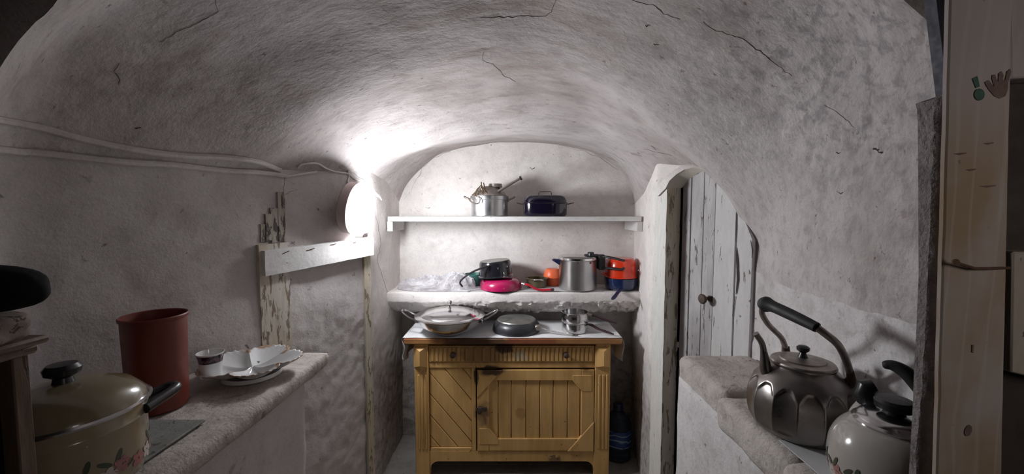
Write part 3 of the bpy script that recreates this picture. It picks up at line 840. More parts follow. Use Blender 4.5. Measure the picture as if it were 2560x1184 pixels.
# door
dx0, dx1, dz0, dz1 = CX(1192), CX(1486), CZ(1126), CZ(924)
dr = MB().box((dx0, YF0 + 0.020, dz0), (dx1, YF0 + 0.026, dz1)).build('door', M_groove, cab)
ix0, ix1, iz0, iz1 = CX(1222), CX(1455), CZ(1096), CZ(950)
xx = ix0 - 0.02
bounds = [ix0 - 0.02] + [CX(p) for p in (1245, 1278, 1315, 1350, 1384, 1420, 1452)] + [ix1 + 0.02]
for a, b in zip(bounds[:-1], bounds[1:]):
    MB().box((a + 0.002, YF0 + 0.014, iz0 - 0.02), (b - 0.002, YF0 + 0.021, iz1 + 0.02), 0.0025).build('board', M_pine, dr)
g_ = 0.0008
for a in ((dx0, dz0, ix0, dz1), (ix1, dz0, dx1, dz1)):
    MB().box((a[0], YF0 + 0.002, a[1]), (a[2], YF0 + 0.018, a[3]), 0.002).build('stile', M_pine, dr)
for a in ((ix0 + g_, dz0, ix1 - g_, iz0), (ix0 + g_, iz1, ix1 - g_, dz1)):
    MB().box((a[0], YF0 + 0.003, a[1]), (a[2], YF0 + 0.018, a[3]), 0.002).build('rail', M_pine, dr)
cw, chh = 0.052, 0.062
for sx_, sz_ in ((0, 0), (1, 0), (0, 1), (1, 1)):
    x = ix0 if sx_ == 0 else ix1; z = iz0 if sz_ == 0 else iz1
    ux = 1 if sx_ == 0 else -1; uz = 1 if sz_ == 0 else -1
    tri = [(x - ux * 0.055, z - uz * 0.03), (x + ux * cw, z - uz * 0.03), (x + ux * cw, z), (x, z + uz * chh), (x - ux * 0.055, z + uz * chh)]
    th = YF0 - (0.002 if (sx_, sz_) in ((0, 1), (1, 0)) else 0.0)
    if (sx_, sz_) in ((0, 1), (1, 0)):
        tri = [(dx0 if sx_ == 0 else dx1, dz1 if sz_ else dz0), (x + ux * 0.075, dz1 if sz_ else dz0), (dx0 if sx_ == 0 else dx1, z + uz * 0.10)]
    # orientation
    A = sum(tri[i][0] * tri[(i + 1) % len(tri)][1] - tri[(i + 1) % len(tri)][0] * tri[i][1] for i in range(len(tri)))
    if A < 0: tri = tri[::-1]
    MB().prism(tri, th, YF0 + 0.016, 0.002).build('corner_piece', M_pine, dr)
MB().lathe([(0, 0), (0.016, 0), (0.017, 0.004), (0.006, 0.007), (0.006, 0.016), (0.015, 0.020), (0.016, 0.027), (0.0, 0.032)], 18, T(CX(1200), YF0 + 0.003, CZ(1021)) @ RX(90)).build('knob', M_iron, dr)
MB().box((CX(1190), YF0 - 0.006, CZ(1026)), (CX(1216), YF0 + 0.004, CZ(1016)), 0.002).build('latch', M_iron, dr)

# ------------------------------------------------------------------ oilcloth on the cabinet
def cloth():
    xs0, xs1 = xat(1010, 2.16, 850), xat(1552, 2.16, 850)
    vs = []; fs = []
    prof = []
    drop = 0.145
    for k in range(9): prof.append((xs0 - 0.014 - 0.006 * math.sin(k), ztop + 0.002 - drop + drop * k / 9, 'h'))
    n_ = 60
    for k in range(n_ + 1): prof.append((xs0 - 0.006 + (xs1 - xs0 + 0.012) * k / n_, ztop + 0.0028, 't'))
    for k in range(9): prof.append((xs1 + 0.014 + 0.006 * math.sin(k * 0.7), ztop + 0.002 - drop * (k + 1) / 9, 'h'))
    ny = 30
    for j in range(ny + 1):
        t = j / ny
        for i, (x, z, kind) in enumerate(prof):
            y = 2.156 + (2.515 - 2.156) * t
            if kind == 'h':
                y = 2.19 + (2.50 - 2.19) * t
                x += 0.010 * math.sin(t * 9 + (0 if x < 0 else 2)) * min(1, (ztop - z) / 0.05)
            else:
                z += max(0, noise.noise(Vector((x * 14, y * 14, 3)))) * 0.002
                if j == 0: y += 0.004 * noise.noise(Vector((x * 20, 1, 1)))
            vs.append((x, y, z))
    m = len(prof)
    for j in range(ny):
        for i in range(m - 1): fs.append((j * m + i, j * m + i + 1, (j + 1) * m + i + 1, (j + 1) * m + i))
    return MB().add(vs, fs).build('tablecloth', M_cloth, solid=0.0012, angle=60)
tag(cloth(), 'thin white cloth covering the cabinet top and hanging at both sides', 'tablecloth')
CT = ztop + 0.005

# ------------------------------------------------------------------ wok with lid
wc = (xat(1125, 2.25, 790), 2.25, CT)
wok = thing('wok', 'wide stainless steel wok with domed lid on the cabinet', 'wok', wc)
H = zat(789, 2.25) - CT
MB().lathe([(0, 0), (0.075, 0.0), (0.085, 0.006), (0.135, 0.030), (0.168, H * 0.58), (0.188, H), (0.196, H + 0.002), (0.187, H + 0.001), (0.163, H * 0.60), (0.13, 0.034), (0.08, 0.010), (0, 0.008)], 64).build('body', M_steel, wok)
lid = MB().lathe([(0.196, H + 0.003), (0.199, H + 0.006), (0.192, H + 0.009), (0.17, H + 0.013), (0.168, H + 0.016), (0.13, H + 0.030), (0.08, H + 0.041), (0.03, H + 0.045), (0, H + 0.046)], 64).build('lid', M_steel, wok)
MB().lathe([(0, H + 0.044), (0.014, H + 0.045), (0.006, H + 0.050), (0.005, H + 0.062), (0.012, H + 0.070), (0.014, H + 0.080), (0.009, H + 0.088), (0, H + 0.090)], 20).build('knob', M_steel, lid)
for s_ in (-1, 1):
    m = MB()
    m.tube(curve_pts([(s_ * 0.185, -0.045, H - 0.012), (s_ * 0.215, -0.045, H - 0.002), (s_ * 0.262, -0.028, H + 0.026), (s_ * 0.270, 0, H + 0.034), (s_ * 0.262, 0.028, H + 0.026), (s_ * 0.215, 0.045, H - 0.002), (s_ * 0.185, 0.045, H - 0.012)], 30), 0.0042, 8)
    m.box((s_ * 0.178 - 0.012, -0.055, H - 0.030), (s_ * 0.178 + 0.012, 0.055, H - 0.006), 0.004)
    m.build('handle', M_steel, wok)

# ------------------------------------------------------------------ upturned frying pan
fc = (xat(1291, 2.30, 810), 2.30, CT)
fp = thing('frying_pan', 'black non-stick frying pan lying upside down on the cabinet between wok and saucepans', 'frying pan', fc)
MB().lathe([(0.128, 0.0), (0.138, 0.001), (0.139, 0.008), (0.134, 0.035), (0.118, 0.058), (0.100, 0.064), (0.0, 0.065)], 56).build('body', M_nonstick, fp)
MB().lathe([(0.112, 0.0605), (0.108, 0.0665), (0.0, 0.0668)], 48).build('base_disc', M_nsbase, fp)
hp = [LP(fc, 1345, 815, 2.235), LP(fc, 1362, 822, 2.222), LP(fc, 1395, 834, 2.205), LP(fc, 1432, 846, 2.180)]
hp[-1].z = max(hp[-1].z, 0.008); hp[-2].z = max(hp[-2].z, 0.012)
MB().tube(curve_pts(hp, 18), [0.010] * 4 + [0.008] * 15 if False else 0.007, 10, flat=0.6).build('handle', paint('pale_handle', (0.66, 0.63, 0.62), 0.25, 0.6), fp)
MB().tube(curve_pts([hp[-1] + Vector((-0.004, 0, 0)), hp[-1] + Vector((0.012, -0.004, 0.0)), hp[-1] + Vector((0.028, -0.008, 0.001))], 8), 0.005, 8).build('handle_end', M_iron, fp)
MB().box((0.105, -0.085, 0.018), (0.135, -0.055, 0.048), 0.004).build('bracket', M_aluold, fp)

# ------------------------------------------------------------------ two stacked saucepans
sc_ = (xat(1437, 2.28, 800), 2.28, CT)
sp = thing('saucepan', 'shiny steel saucepan with plum handle at the bottom of the pair', 'saucepan', sc_)
MB().lathe([(0, 0), (0.070, 0.0), (0.074, 0.004), (0.075, 0.052), (0.077, 0.054), (0.072, 0.055), (0.071, 0.006), (0, 0.004)], 48).build('body', M_steel, sp)
MB().tube(curve_pts([(0.074, -0.01, 0.042), (0.095, -0.03, 0.040), (0.13, -0.06, 0.026), (0.20, -0.105, 0.012)], 16), [0.006, 0.008, 0.010, 0.011, 0.011, 0.011, 0.010, 0.010, 0.010, 0.010, 0.009, 0.009, 0.009, 0.008, 0.007, 0.005], 10, flat=0.7).build('handle', M_plum, sp)
s2 = (sc_[0], sc_[1], CT + 0.0555)
sp2 = thing('saucepan', 'taller open steel saucepan with dark handle set on top of the lower one', 'saucepan', s2)
hh = zat(778, 2.28) - CT - 0.0555
MB().lathe([(0, 0), (0.074, 0.0), (0.0765, 0.004), (0.077, hh * 0.6), (0.075, hh * 0.93), (0.077, hh), (0.073, hh), (0.074, 0.006), (0, 0.004)], 48).build('body', M_steel, sp2)
MB().tube([(0.070, 0, 0.040), (0.098, -0.004, 0.036)], 0.010, 10).build('ferrule', M_aluold, sp2)
MB().tube(curve_pts([(0.096, -0.004, 0.036), (0.112, -0.008, 0.036), (0.15, -0.02, 0.022), (0.20, -0.035, 0.010), (0.232, -0.045, 0.004)], 20), [0.008, 0.011, 0.013, 0.013, 0.012, 0.010, 0.009, 0.009, 0.009, 0.009, 0.010, 0.010, 0.010, 0.010, 0.010, 0.010, 0.010, 0.010, 0.009, 0.008, 0.006][:21], 10, flat=0.75).build('handle', M_plum, sp2)

# ------------------------------------------------------------------ ledge things
SH = tag(MB().box((xat(1130, 2.36, 730), 2.36, LZ + 0.0025), (xat(1505, 2.36, 730), 2.56, LZ + 0.0055), 0.001).build('thin_tray', M_paper), 'thin flat pale tray lying on the ledge under the pots', 'tray')
L0 = LZ + 0.0058
# pressure cooker
pc = (xat(1445, 2.44, 690), 2.45, L0)
pk = thing('pressure_cooker', 'brushed steel pressure cooker with long black handles on the ledge', 'pressure cooker', pc)
PH = zat(650, 2.40) - L0
MB().lathe([(0, 0), (0.108, 0.0), (0.114, 0.004), (0.116, 0.012), (0.116, PH - 0.004), (0.119, PH), (0.112, PH), (0, PH - 0.01)], 64).build('body', M_steelb, pk)
ld = MB().lathe([(0.119, PH), (0.122, PH + 0.003), (0.121, PH + 0.015), (0.112, PH + 0.021), (0.05, PH + 0.026), (0, PH + 0.027)], 64).build('lid', M_steel, pk)
MB().lathe([(0, PH + 0.025), (0.020, PH + 0.026), (0.020, PH + 0.043), (0.016, PH + 0.048), (0, PH + 0.049)], 20, T(0.072, -0.035, 0)).build('valve', M_bake, ld)
m = MB(); m.prism([(-0.160, PH - 0.005), (-0.115, PH - 0.035), (-0.112, PH + 0.0), (-0.150, PH + 0.003)], -0.018, 0.018, 0.004); m.build('side_grip', M_bluep, pk)
m = MB()
m.box((0.035, -0.050, PH + 0.020), (0.12, -0.012, PH + 0.034), 0.004)
m.box((0.115, -0.052, PH - 0.060), (0.158, -0.010, PH + 0.032), 0.006)
m.build('handle_block', M_bakem, pk)
MB().tube(curve_pts([(0.14, -0.035, PH + 0.022), (0.18, -0.075, PH + 0.020), (0.250, -0.128, PH + 0.006)], 14), 0.012, 10, flat=0.6).build('upper_handle', M_bake, pk)
MB().tube(curve_pts([(0.13, -0.035, PH - 0.048), (0.18, -0.075, PH - 0.045), (0.235, -0.120, PH - 0.046), (0.250, -0.130, PH - 0.034)], 14), 0.011, 10, flat=0.7).build('lower_handle', M_bake, pk)
for k in range(3):
    a = R(-100 + 40 * k)
    MB().box((-0.006, -0.002, -0.006), (0.006, 0.004, 0.004), 0.001, T(0.1165 * math.cos(a), 0.1165 * math.sin(a), PH - 0.010) @ RZ(math.degrees(a) + 90)).build('rim_notch', M_iron, pk)
# blue pot with red pot turned over on it
bc = (0.670, 2.45, LZ + 0.003)
bp = thing('saucepan', 'dark blue enamel saucepan under the red one, its handle sticking out over the ledge', 'saucepan', bc)
BH = zat(699, 2.36) - bc[2]
MB().lathe([(0, 0), (0.075, 0.0), (0.090, 0.008), (0.098, 0.030), (0.099, BH), (0.101, BH + 0.002), (0.096, BH + 0.002), (0.095, 0.03), (0.07, 0.008), (0, 0.006)], 48).build('body', M_blue, bp)
P = [LP(bc, 1552, 722, 2.345), LP(bc, 1545, 730, 2.31), LP(bc, 1536, 742, 2.25), LP(bc, 1530, 748, 2.225)]
MB().tube(curve_pts(P, 15), [0.008, 0.010, 0.012, 0.012, 0.012, 0.011, 0.011, 0.011, 0.011, 0.012, 0.012, 0.012, 0.011, 0.009, 0.007, 0.004][:16], 10, flat=0.7).build('handle', M_bluep, bp)
rc_ = (0.672, 2.455, bc[2] + BH + 0.0025)
rp = thing('cooking_pot', 'orange-red enamel pot turned upside down on the dark blue saucepan', 'pot', rc_)
RH = zat(648, 2.37) - rc_[2]
MB().lathe([(0.092, 0.0), (0.097, 0.001), (0.097, 0.005), (0.094, 0.008), (0.092, RH * 0.55), (0.087, RH * 0.88), (0.074, RH), (0, RH + 0.001)], 48).build('body', M_red, rp)
MB().tube(curve_pts([(-0.088, -0.02, 0.02), (-0.112, -0.03, 0.022), (-0.112, 0.03, 0.022), (-0.088, 0.02, 0.02)], 14), 0.005, 8).build('side_handle', M_red, rp)
rg = MB()
rg.tube([(0.103 + 0.0, 0.012 * math.cos(a) - 0.05, 0.062 + 0.020 * math.sin(a)) for a in [2 * math.pi * k / 16 for k in range(17)]], 0.0035, 6, caps=False)
rg.box((0.088, -0.056, 0.045), (0.104, -0.044, 0.052), 0.001)
rg.build('ring', M_steel, rp)
# orange bowls behind the cooker
oc = (0.262, 2.558, L0)
MBo = thing('bowl', 'orange plastic bowl standing upright behind the pressure cooker', 'bowl', oc)
MB().lathe([(0, 0), (0.042, 0), (0.046, 0.006), (0.050, 0.050), (0.052, 0.052), (0.047, 0.052), (0.042, 0.008), (0, 0.006)], 40).build('body', M_orange, MBo)
oc2 = (oc[0], oc[1], L0 + 0.0525)
MBo2 = thing('bowl', 'orange plastic bowl turned upside down on top of its twin', 'bowl', oc2)
MB().lathe([(0.050, 0.0), (0.060, 0.0), (0.061, 0.006), (0.052, 0.040), (0.040, 0.054), (0.0, 0.056)], 40).build('body', M_orange, MBo2)
# magenta pan upside down with a black saucepan on it
mc = (xat(1252, 2.45, 710), 2.445, L0)
mp = thing('frying_pan', 'magenta enamel pan with bright red handle, upside down under the black saucepan', 'frying pan', mc)
MHt = 0.066
TILT = RY(3.0)
MB().lathe([(0.120, 0.004), (0.128, 0.003), (0.1285, 0.010), (0.126, 0.034), (0.112, 0.056), (0.090, 0.066), (0, 0.067)], 56).build('body', M_pink, mp)
MB().lathe([(0.119, 0.0), (0.1245, 0.0005), (0.1245, 0.006), (0.118, 0.006)], 56).build('rim', M_bluep, mp)
P = [LP(mc, 1310, 710, 2.375), LP(mc, 1322, 712, 2.365), LP(mc, 1345, 724, 2.355), LP(mc, 1378, 729, 2.350)]
for p in P: p.z = max(p.z, 0.010)
MB().tube(curve_pts(P, 18), 0.0085, 10, flat=0.8).build('handle', M_redh, mp)
MB().tube([P[0] + Vector((-0.012, 0.008, 0.002)), P[0] + Vector((0.006, -0.002, -0.001))], 0.0095, 12).build('collar', M_steel, mp)
MB().tube([P[-1] + Vector((-0.002, 0, 0)), P[-1] + Vector((0.016, -0.004, 0.002))], 0.008, 10).build('handle_tip', M_plum, mp)
bz = L0 + MHt + 0.004
kc = (xat(1240, 2.45, 690), 2.45, bz)
ks = thing('saucepan', 'glossy black enamel saucepan upside down with a long drooping handle on the magenta pan', 'saucepan', kc)
KH = zat(655, 2.40) - bz
TL = T(0, 0, 0.006) @ RY(-4.5)
MB().lathe([(0.104, 0.0), (0.109, 0.001), (0.108, 0.006), (0.103, 0.010), (0.100, KH * 0.5), (0.098, KH - 0.012), (0.092, KH - 0.002), (0, KH)], 56, TL).build('body', M_enblack, ks)
MB().lathe([(0.090, KH - 0.0015), (0.088, KH + 0.0012), (0, KH + 0.0014)], 48, TL).build('base_disc', M_nsbase, ks)
P = [LP(kc, 1222, 664, 2.352), LP(kc, 1208, 668, 2.335), LP(kc, 1180, 680, 2.325), LP(kc, 1158, 695, 2.320), LP(kc, 1150, 706, 2.320), LP(kc, 1156, 716, 2.325)]
MB().tube(curve_pts(P, 25), [0.006] * 2 + [0.009] * 24, 10, flat=0.6).build('handle', M_bake, ks)
MB().lathe([(0, 0), (0.005, 0), (0.004, 0.003), (0, 0.004)], 12, T(*P[0]) @ RX(90)).build('rivet', M_steel, ks)
m = MB(); a = P[0]
m.box((0.045, -0.112, 0.012), (0.075, -0.098, 0.020), 0.002); m.box((0.048, -0.104, 0.02), (0.056, -0.094, 0.045), 0.002); m.build('clip', M_steel, ks)
# teal bowl, olive pan, plastic bag
tc_ = (-0.243, 2.553, L0)
tb_ = thing('bowl', 'teal green bowl hidden behind the magenta pan and the plastic bag', 'bowl', tc_)
MB().lathe([(0, 0), (0.035, 0), (0.045, 0.006), (0.060, 0.060), (0.062, 0.075), (0.058, 0.075), (0.045, 0.010), (0, 0.008)], 40).build('body', M_teal, tb_)
lc_ = (xat(1342, 2.50, 710), 2.50, L0)
op = thing('sauce_pot', 'small olive brown metal pot behind the red handle', 'pot', lc_)
MB().lathe([(0, 0), (0.055, 0), (0.062, 0.006), (0.066, 0.050), (0.074, 0.056), (0.070, 0.060), (0.060, 0.056), (0.056, 0.01), (0, 0.008)], 40).build('body', M_olive, op)
MB().tube(curve_pts([(-0.03, -0.066, 0.052), (-0.015, -0.078, 0.056), (0.02, -0.078, 0.056), (0.035, -0.066, 0.052)], 12), 0.004, 8).build('side_handle', M_steel, op)
def bag():
    n = NT('clear_crumpled_plastic'); n.color((0.80, 0.78, 0.80)); n.set(0.16, spec=0.7)
    tr = n.n.new('ShaderNodeBsdfTransparent'); mx = n.n.new('ShaderNodeMixShader')
    tr.inputs[0].default_value = (0.93, 0.92, 0.94, 1)
    n.l.new(n.ramp(n.noise(14, 4), 0.35, 0.7, 0.25, 0.6), mx.inputs[0]); n.l.new(tr.outputs[0], mx.inputs[1]); n.l.new(n.b.outputs[0], mx.inputs[2]); n.l.new(mx.outputs[0], n.o.inputs[0])
    n.bump(n.noise(30, 5, None, 0.6, 1.5), 0.8, 0.02)
    bm = bmesh.new(); bmesh.ops.create_icosphere(bm, subdivisions=6, radius=1)
    x0, x1 = xat(990, 2.42, 710), xat(1188, 2.42, 710)
    for v in bm.verts:
        q = v.co.copy()
        up = max(0, q.z)
        ridge = abs(noise.noise(q * 3.1)) + 0.5 * abs(noise.noise(q * 7 + Vector((3, 1, 2))))
        x = (x0 + x1) / 2 + q.x * (x1 - x0) / 2
        hgt = 0.075 + 0.055 * max(0, q.x) + 0.02 * noise.noise(q * 2)
        z = up ** 0.8 * hgt * (1.15 - 0.75 * ridge) + (0.003 if q.z > 0 else 0.001)
        y = 2.45 + q.y * 0.095 + 0.012 * noise.noise(q * 4)
        v.co = Vector((x, y, LZ + 0.004 + z))
    return MB().bm(bm).build('plastic_bag', n.m, weld=False, angle=30)
tag(bag(), 'crumpled clear plastic bag lying at the left end of the ledge', 'bag')

# ------------------------------------------------------------------ things on the thin shelf
S0 = SZ + 0.0005
ac = (xat(1224, 2.44, 530), 2.44, S0)
ap_ = thing('stock_pot', 'aluminium pot with two side handles on the upper shelf', 'pot', ac)
AH = zat(489, 2.35) - S0
MB().lathe([(0, 0), (0.106, 0), (0.111, 0.005), (0.112, AH * 0.80), (0.115, AH * 0.82), (0.116, AH), (0.110, AH), (0.107, 0.010), (0, 0.008)], 64).build('body', M_alu, ap_)
for s_ in (-1, 1):
    m = MB()
    m.tube(curve_pts([(s_ * 0.112, -0.028, AH - 0.022), (s_ * 0.146, -0.024, AH - 0.006), (s_ * 0.150, 0, AH - 0.003), (s_ * 0.146, 0.024, AH - 0.006), (s_ * 0.112, 0.028, AH - 0.022)], 20), 0.006, 8)
    m.box((s_ * 0.112 - 0.006, -0.036, AH - 0.034), (s_ * 0.112 + 0.006, 0.036, AH - 0.012), 0.003)
    m.build('handle', M_aluold, ap_)
fz = S0 + AH + 0.001
mm = thing('food_mill', 'tarnished hand food mill with raised handle lying on the aluminium pot', 'food mill', (ac[0], ac[1], fz))
o_ = Vector((ac[0], ac[1], fz))
MB().lathe([(0.10, 0.0), (0.104, 0.001), (0.102, 0.006), (0.088, 0.030), (0.060, 0.052), (0.045, 0.058), (0.043, 0.052), (0.08, 0.026), (0.098, 0.003)], 40, T(0.0, 0, 0)).build('bowl', M_aluold, mm)
MB().lathe([(0, 0), (0.040, 0), (0.042, 0.004), (0.040, 0.022), (0, 0.024)], 32, T(0.035, -0.01, 0.052)).build('drum', M_aluold, mm)
P = [LP(o_, 1243, 480, 2.38), LP(o_, 1262, 468, 2.37), LP(o_, 1282, 456, 2.36), LP(o_, 1300, 446, 2.35)]
MB().tube(P, [0.016, 0.014, 0.013, 0.012], 12, flat=0.55, up=(0, 0, 1)).build('handle', M_aluold, mm)
MB().tube([P[-1] + (P[-1] - P[-2]) * 0.02, P[-1] + (P[-1] - P[-2]) * 0.22], 0.0125, 12).build('handle_tip', M_bake, mm)
m = MB()
m.tube([LP(o_, 1186, 490, 2.35), LP(o_, 1192, 474, 2.345), LP(o_, 1203, 462, 2.35), LP(o_, 1214, 478, 2.345), LP(o_, 1222, 488, 2.35)], 0.008, 8, flat=0.5)
m.tube([LP(o_, 1180, 488, 2.36), LP(o_, 1194, 476, 2.34), LP(o_, 1206, 484, 2.34)], 0.006, 8, flat=0.5)
m.tube([LP(o_, 1203, 455, 2.37), LP(o_, 1204, 470, 2.36), LP(o_, 1208, 482, 2.36)], 0.007, 8, flat=0.6)
m.tube([LP(o_, 1209, 457, 2.37), LP(o_, 1212, 470, 2.36), LP(o_, 1211, 484, 2.36)], 0.006, 8, flat=0.6)
m.build('folding_legs', paint('old_brass', (0.36, 0.26, 0.18), 0.35, 0.8, var=0.5, scale=40), mm)
m = MB()
m.tube(curve_pts([LP(o_, 1168, 494, 2.33), LP(o_, 1180, 506, 2.322), LP(o_, 1196, 508, 2.322), LP(o_, 1200, 496, 2.325), LP(o_, 1190, 490, 2.33)], 20), 0.004, 8)
m.build('wire_loop', M_aluold, mm)
# oval roaster
oc_ = (xat(1363, 2.44, 530), 2.455, S0)
rs = thing('roasting_pot', 'oval black-violet enamel roaster with wire lid handle on the upper shelf', 'roaster', oc_)
RHt = zat(487, 2.38) - S0
def oval(prof, seg=64, ay=0.70, pw=3.0):
    vs = []; fs = []; n = len(prof)
    for i in range(seg):
        t = 2 * math.pi * i / seg; c_, s_ = math.cos(t), math.sin(t)
        k = (abs(c_) ** pw + abs(s_) ** pw) ** (-1 / pw)
        for r, z in prof: vs.append((r * k * c_, r * k * s_ * ay, z))
    for i in range(seg):
        j = (i + 1) % seg
        for q in range(n - 1): fs.append((i * n + q, j * n + q, j * n + q + 1, i * n + q + 1))
    return vs, fs
hm = RHt * 0.62
MB().add(*oval([(0, 0), (0.118, 0), (0.128, 0.006), (0.132, 0.018), (0.133, hm - 0.004), (0.138, hm - 0.001), (0.138, hm)])).build('body', M_ennavy, rs)
rl = MB().add(*oval([(0.138, hm + 0.0006), (0.137, hm + 0.004), (0.130, hm + 0.006), (0.128, RHt - 0.022), (0.119, RHt - 0.007), (0.102, RHt), (0, RHt + 0.002)])).build('lid', M_ennavy, rs)
MB().tube([(-0.040, 0, RHt - 0.004), (-0.038, 0, RHt + 0.018), (-0.032, 0, RHt + 0.023), (0.032, 0, RHt + 0.023), (0.038, 0, RHt + 0.018), (0.040, 0, RHt - 0.004)], 0.0028, 8, flat=1).build('wire_handle', M_iron, rl)
for s_ in (-1, 1):
    MB().tube(curve_pts([(s_ * 0.134, -0.035, hm - 0.006), (s_ * 0.168, -0.030, hm + 0.002), (s_ * 0.170, 0.0, hm + 0.002), (s_ * 0.168, 0.030, hm + 0.002), (s_ * 0.134, 0.035, hm - 0.006)], 18), 0.0025, 6).build('side_handle', M_iron, rs)

# ------------------------------------------------------------------ water bottle on the floor
wb = (0.648, 2.37, 0.006)
bt = thing('water_bottle', 'large clear plastic water bottle with dark blue cap on the floor beside the cabinet', 'bottle', wb)
n = NT('bottle_plastic'); n.color((0.10, 0.13, 0.18)); n.set(0.08, spec=0.6, trans=0.75); n.b.inputs['IOR'].default_value = 1.2
WH = zat(1012, 2.35)
def ribs(t, z, r):
    return r * (1 - 0.035 * (0.5 + 0.5 * math.cos(z * 2 * math.pi / 0.03))) if r > 0.06 and (z < 0.09 or z > 0.215) and z < 0.24 else r
prof = [(0, 0.0)] + [(0.074, 0.004)] + [(0.078, 0.008 + 0.0055 * k) for k in range(42)] + [(0.072, 0.262), (0.055, 0.288), (0.035, 0.308), (0.024, 0.318), (0.022, 0.336), (0, 0.338)]
sc2 = (WH) / 0.37
prof = [(r, z * sc2) for r, z in prof]
MB().lathe(prof, 48, None, ribs).build('body', n.m, bt)
MB().lathe([(0.0, 0.325 * sc2), (0.028, 0.325 * sc2), (0.030, 0.330 * sc2), (0.028, 0.362 * sc2), (0.024, 0.366 * sc2), (0, 0.367 * sc2)], 28).build('cap', M_bluep, bt)
n = NT('bottle_label'); n.set(0.45)
w_ = n.n.new('ShaderNodeTexWave'); w_.inputs['Scale'].default_value = 9; w_.inputs['Distortion'].default_value = 9; w_.bands_direction = 'Z'
n.l.new(n.tc.outputs['Object'], w_.inputs[0])
n.color(n.mix(n.ramp(w_.outputs['Fac'], 0.80, 0.92, 0, 0.75), (0.02, 0.06, 0.20), (0.30, 0.42, 0.55)))
MB().lathe([(0.0790, 0.098 * sc2), (0.0795, 0.10 * sc2), (0.0795, 0.205 * sc2), (0.0790, 0.207 * sc2)], 48).build('label', n.m, bt)

# ------------------------------------------------------------------ left counter: pot, canister, dish, cup, mat
LCZ = 0.9515
mat_ = tag(MB().box((-1.06, 0.66, LCZ), (-0.806, 1.02, LCZ + 0.005), 0.001).build('serving_mat', peel('grey_mat', (0.17, 0.17, 0.155), (0.07, 0.07, 0.065), 0.6, stretch=(1, 1, 1), second=(0.26, 0.26, 0.25))), 'grey patterned mat lying under the cream casserole', 'mat')
cz = LCZ + 0.0055
cs = thing('casserole', 'cream enamel casserole with flower band, chrome rim and black knob on the dark counter', 'casserole', (-0.880, 0.765, cz))
n = NT('cream_enamel_flowers'); n.set(0.22, coat=0.4)
sx = n.n.new('ShaderNodeSeparateXYZ'); n.l.new(n.tc.outputs['Object'], sx.inputs[0])
n.color(n.mix(n.ramp(n.noise(8, 4), 0.4, 0.7), (0.33, 0.27, 0.175), (0.27, 0.215, 0.135)))
M_cream_en = n.m
PHc = 1.112 - cz
cb_ = MB().lathe([(0, 0), (0.098, 0), (0.110, 0.008), (0.119, 0.035), (0.120, PHc - 0.035), (0.1215, PHc - 0.030), (0.119, PHc - 0.026), (0.122, PHc - 0.003), (0, PHc - 0.004)], 72).build('body', M_cream_en, cs)
MB().lathe([(0.120, PHc - 0.004), (0.128, PHc - 0.002), (0.129, PHc + 0.002), (0.124, PHc + 0.005), (0.118, PHc + 0.003)], 72).build('rim', M_steel, cs)
cl = MB().lathe([(0.121, PHc + 0.003), (0.118, PHc + 0.014), (0.100, PHc + 0.034), (0.070, PHc + 0.048), (0.035, PHc + 0.055), (0, PHc + 0.056)], 64).build('lid', paint('olive_cream_lid', (0.19, 0.155, 0.09), 0.2, coat=0.5), cs)
MB().lathe([(0, PHc + 0.054), (0.016, PHc + 0.055), (0.014, PHc + 0.066), (0.026, PHc + 0.074), (0.028, PHc + 0.084), (0.022, PHc + 0.092), (0, PHc + 0.094)], 32).build('knob', M_bake, cl)
m = MB()
m.tube(curve_pts([(0.068, 0.103, PHc - 0.022), (0.085, 0.135, PHc - 0.014), (0.108, 0.128, PHc - 0.014), (0.112, 0.048, PHc - 0.022)], 20), 0.011, 10)
m.build('side_handle', M_bake, cs)
# flowers and leaves as painted relief on the band
M_fl = [paint('petal_rose', (0.36, 0.16, 0.15), 0.3), paint('petal_white', (0.50, 0.44, 0.40), 0.3), paint('leaf_dark', (0.06, 0.07, 0.045), 0.3)]
def on_cyl(rad, th, z, w, h, ang, mat, parent, name, npt=10, r_fun=None):
    vs = [(0, 0)] + [(math.cos(2 * math.pi * k / npt) * w, math.sin(2 * math.pi * k / npt) * h) for k in range(npt)]
    out = []
    for a, b in vs:
        u = a * math.cos(ang) - b * math.sin(ang); v = a * math.sin(ang) + b * math.cos(ang)
        rr = (r_fun(z + v) if r_fun else rad) + 0.0006
        t = th + u / rr
        out.append((rr * math.cos(t), rr * math.sin(t), z + v))
    fs = [(0, 1 + k, 1 + (k + 1) % npt) for k in range(npt)]
    return out, fs
def flower_band(parent, rad, z0, ths, r_fun=None, sc=1.0):
    r_ = random.Random(3)
    mbs = [MB(), MB(), MB()]
    for th in ths:
        for f in range(3):
            tt = th + (f - 1) * 0.26 * sc + r_.uniform(-0.05, 0.05); zz = z0 + r_.uniform(-0.010, 0.008) * sc
            m = mbs[f % 2]
            for k in range(5):
                a = 2 * math.pi * k / 5
                rr = (r_fun(zz) if r_fun else rad)
                m.add(*on_cyl(rad, tt + math.cos(a) * 0.009 * sc / rr, zz + math.sin(a) * 0.009 * sc, 0.0075 * sc, 0.006 * sc, a, None, None, '', r_fun=r_fun))
        for k in range(5):
            mbs[2].add(*on_cyl(rad, th + r_.uniform(-0.4, 0.4) * sc, z0 + r_.uniform(-0.005, 0.028) * sc, 0.013 * sc, 0.0045 * sc, r_.uniform(0, 3), None, None, '', r_fun=r_fun))
    for m, mt, nm in zip(mbs, M_fl, ('rose_flowers', 'pale_flowers', 'leaves')):
        m.build(nm, mt, parent, weld=False)['kind'] = 'stuff'
flower_band(cb_, 0.1195, 0.048, [R(-62), R(-18), R(25), R(-105)])

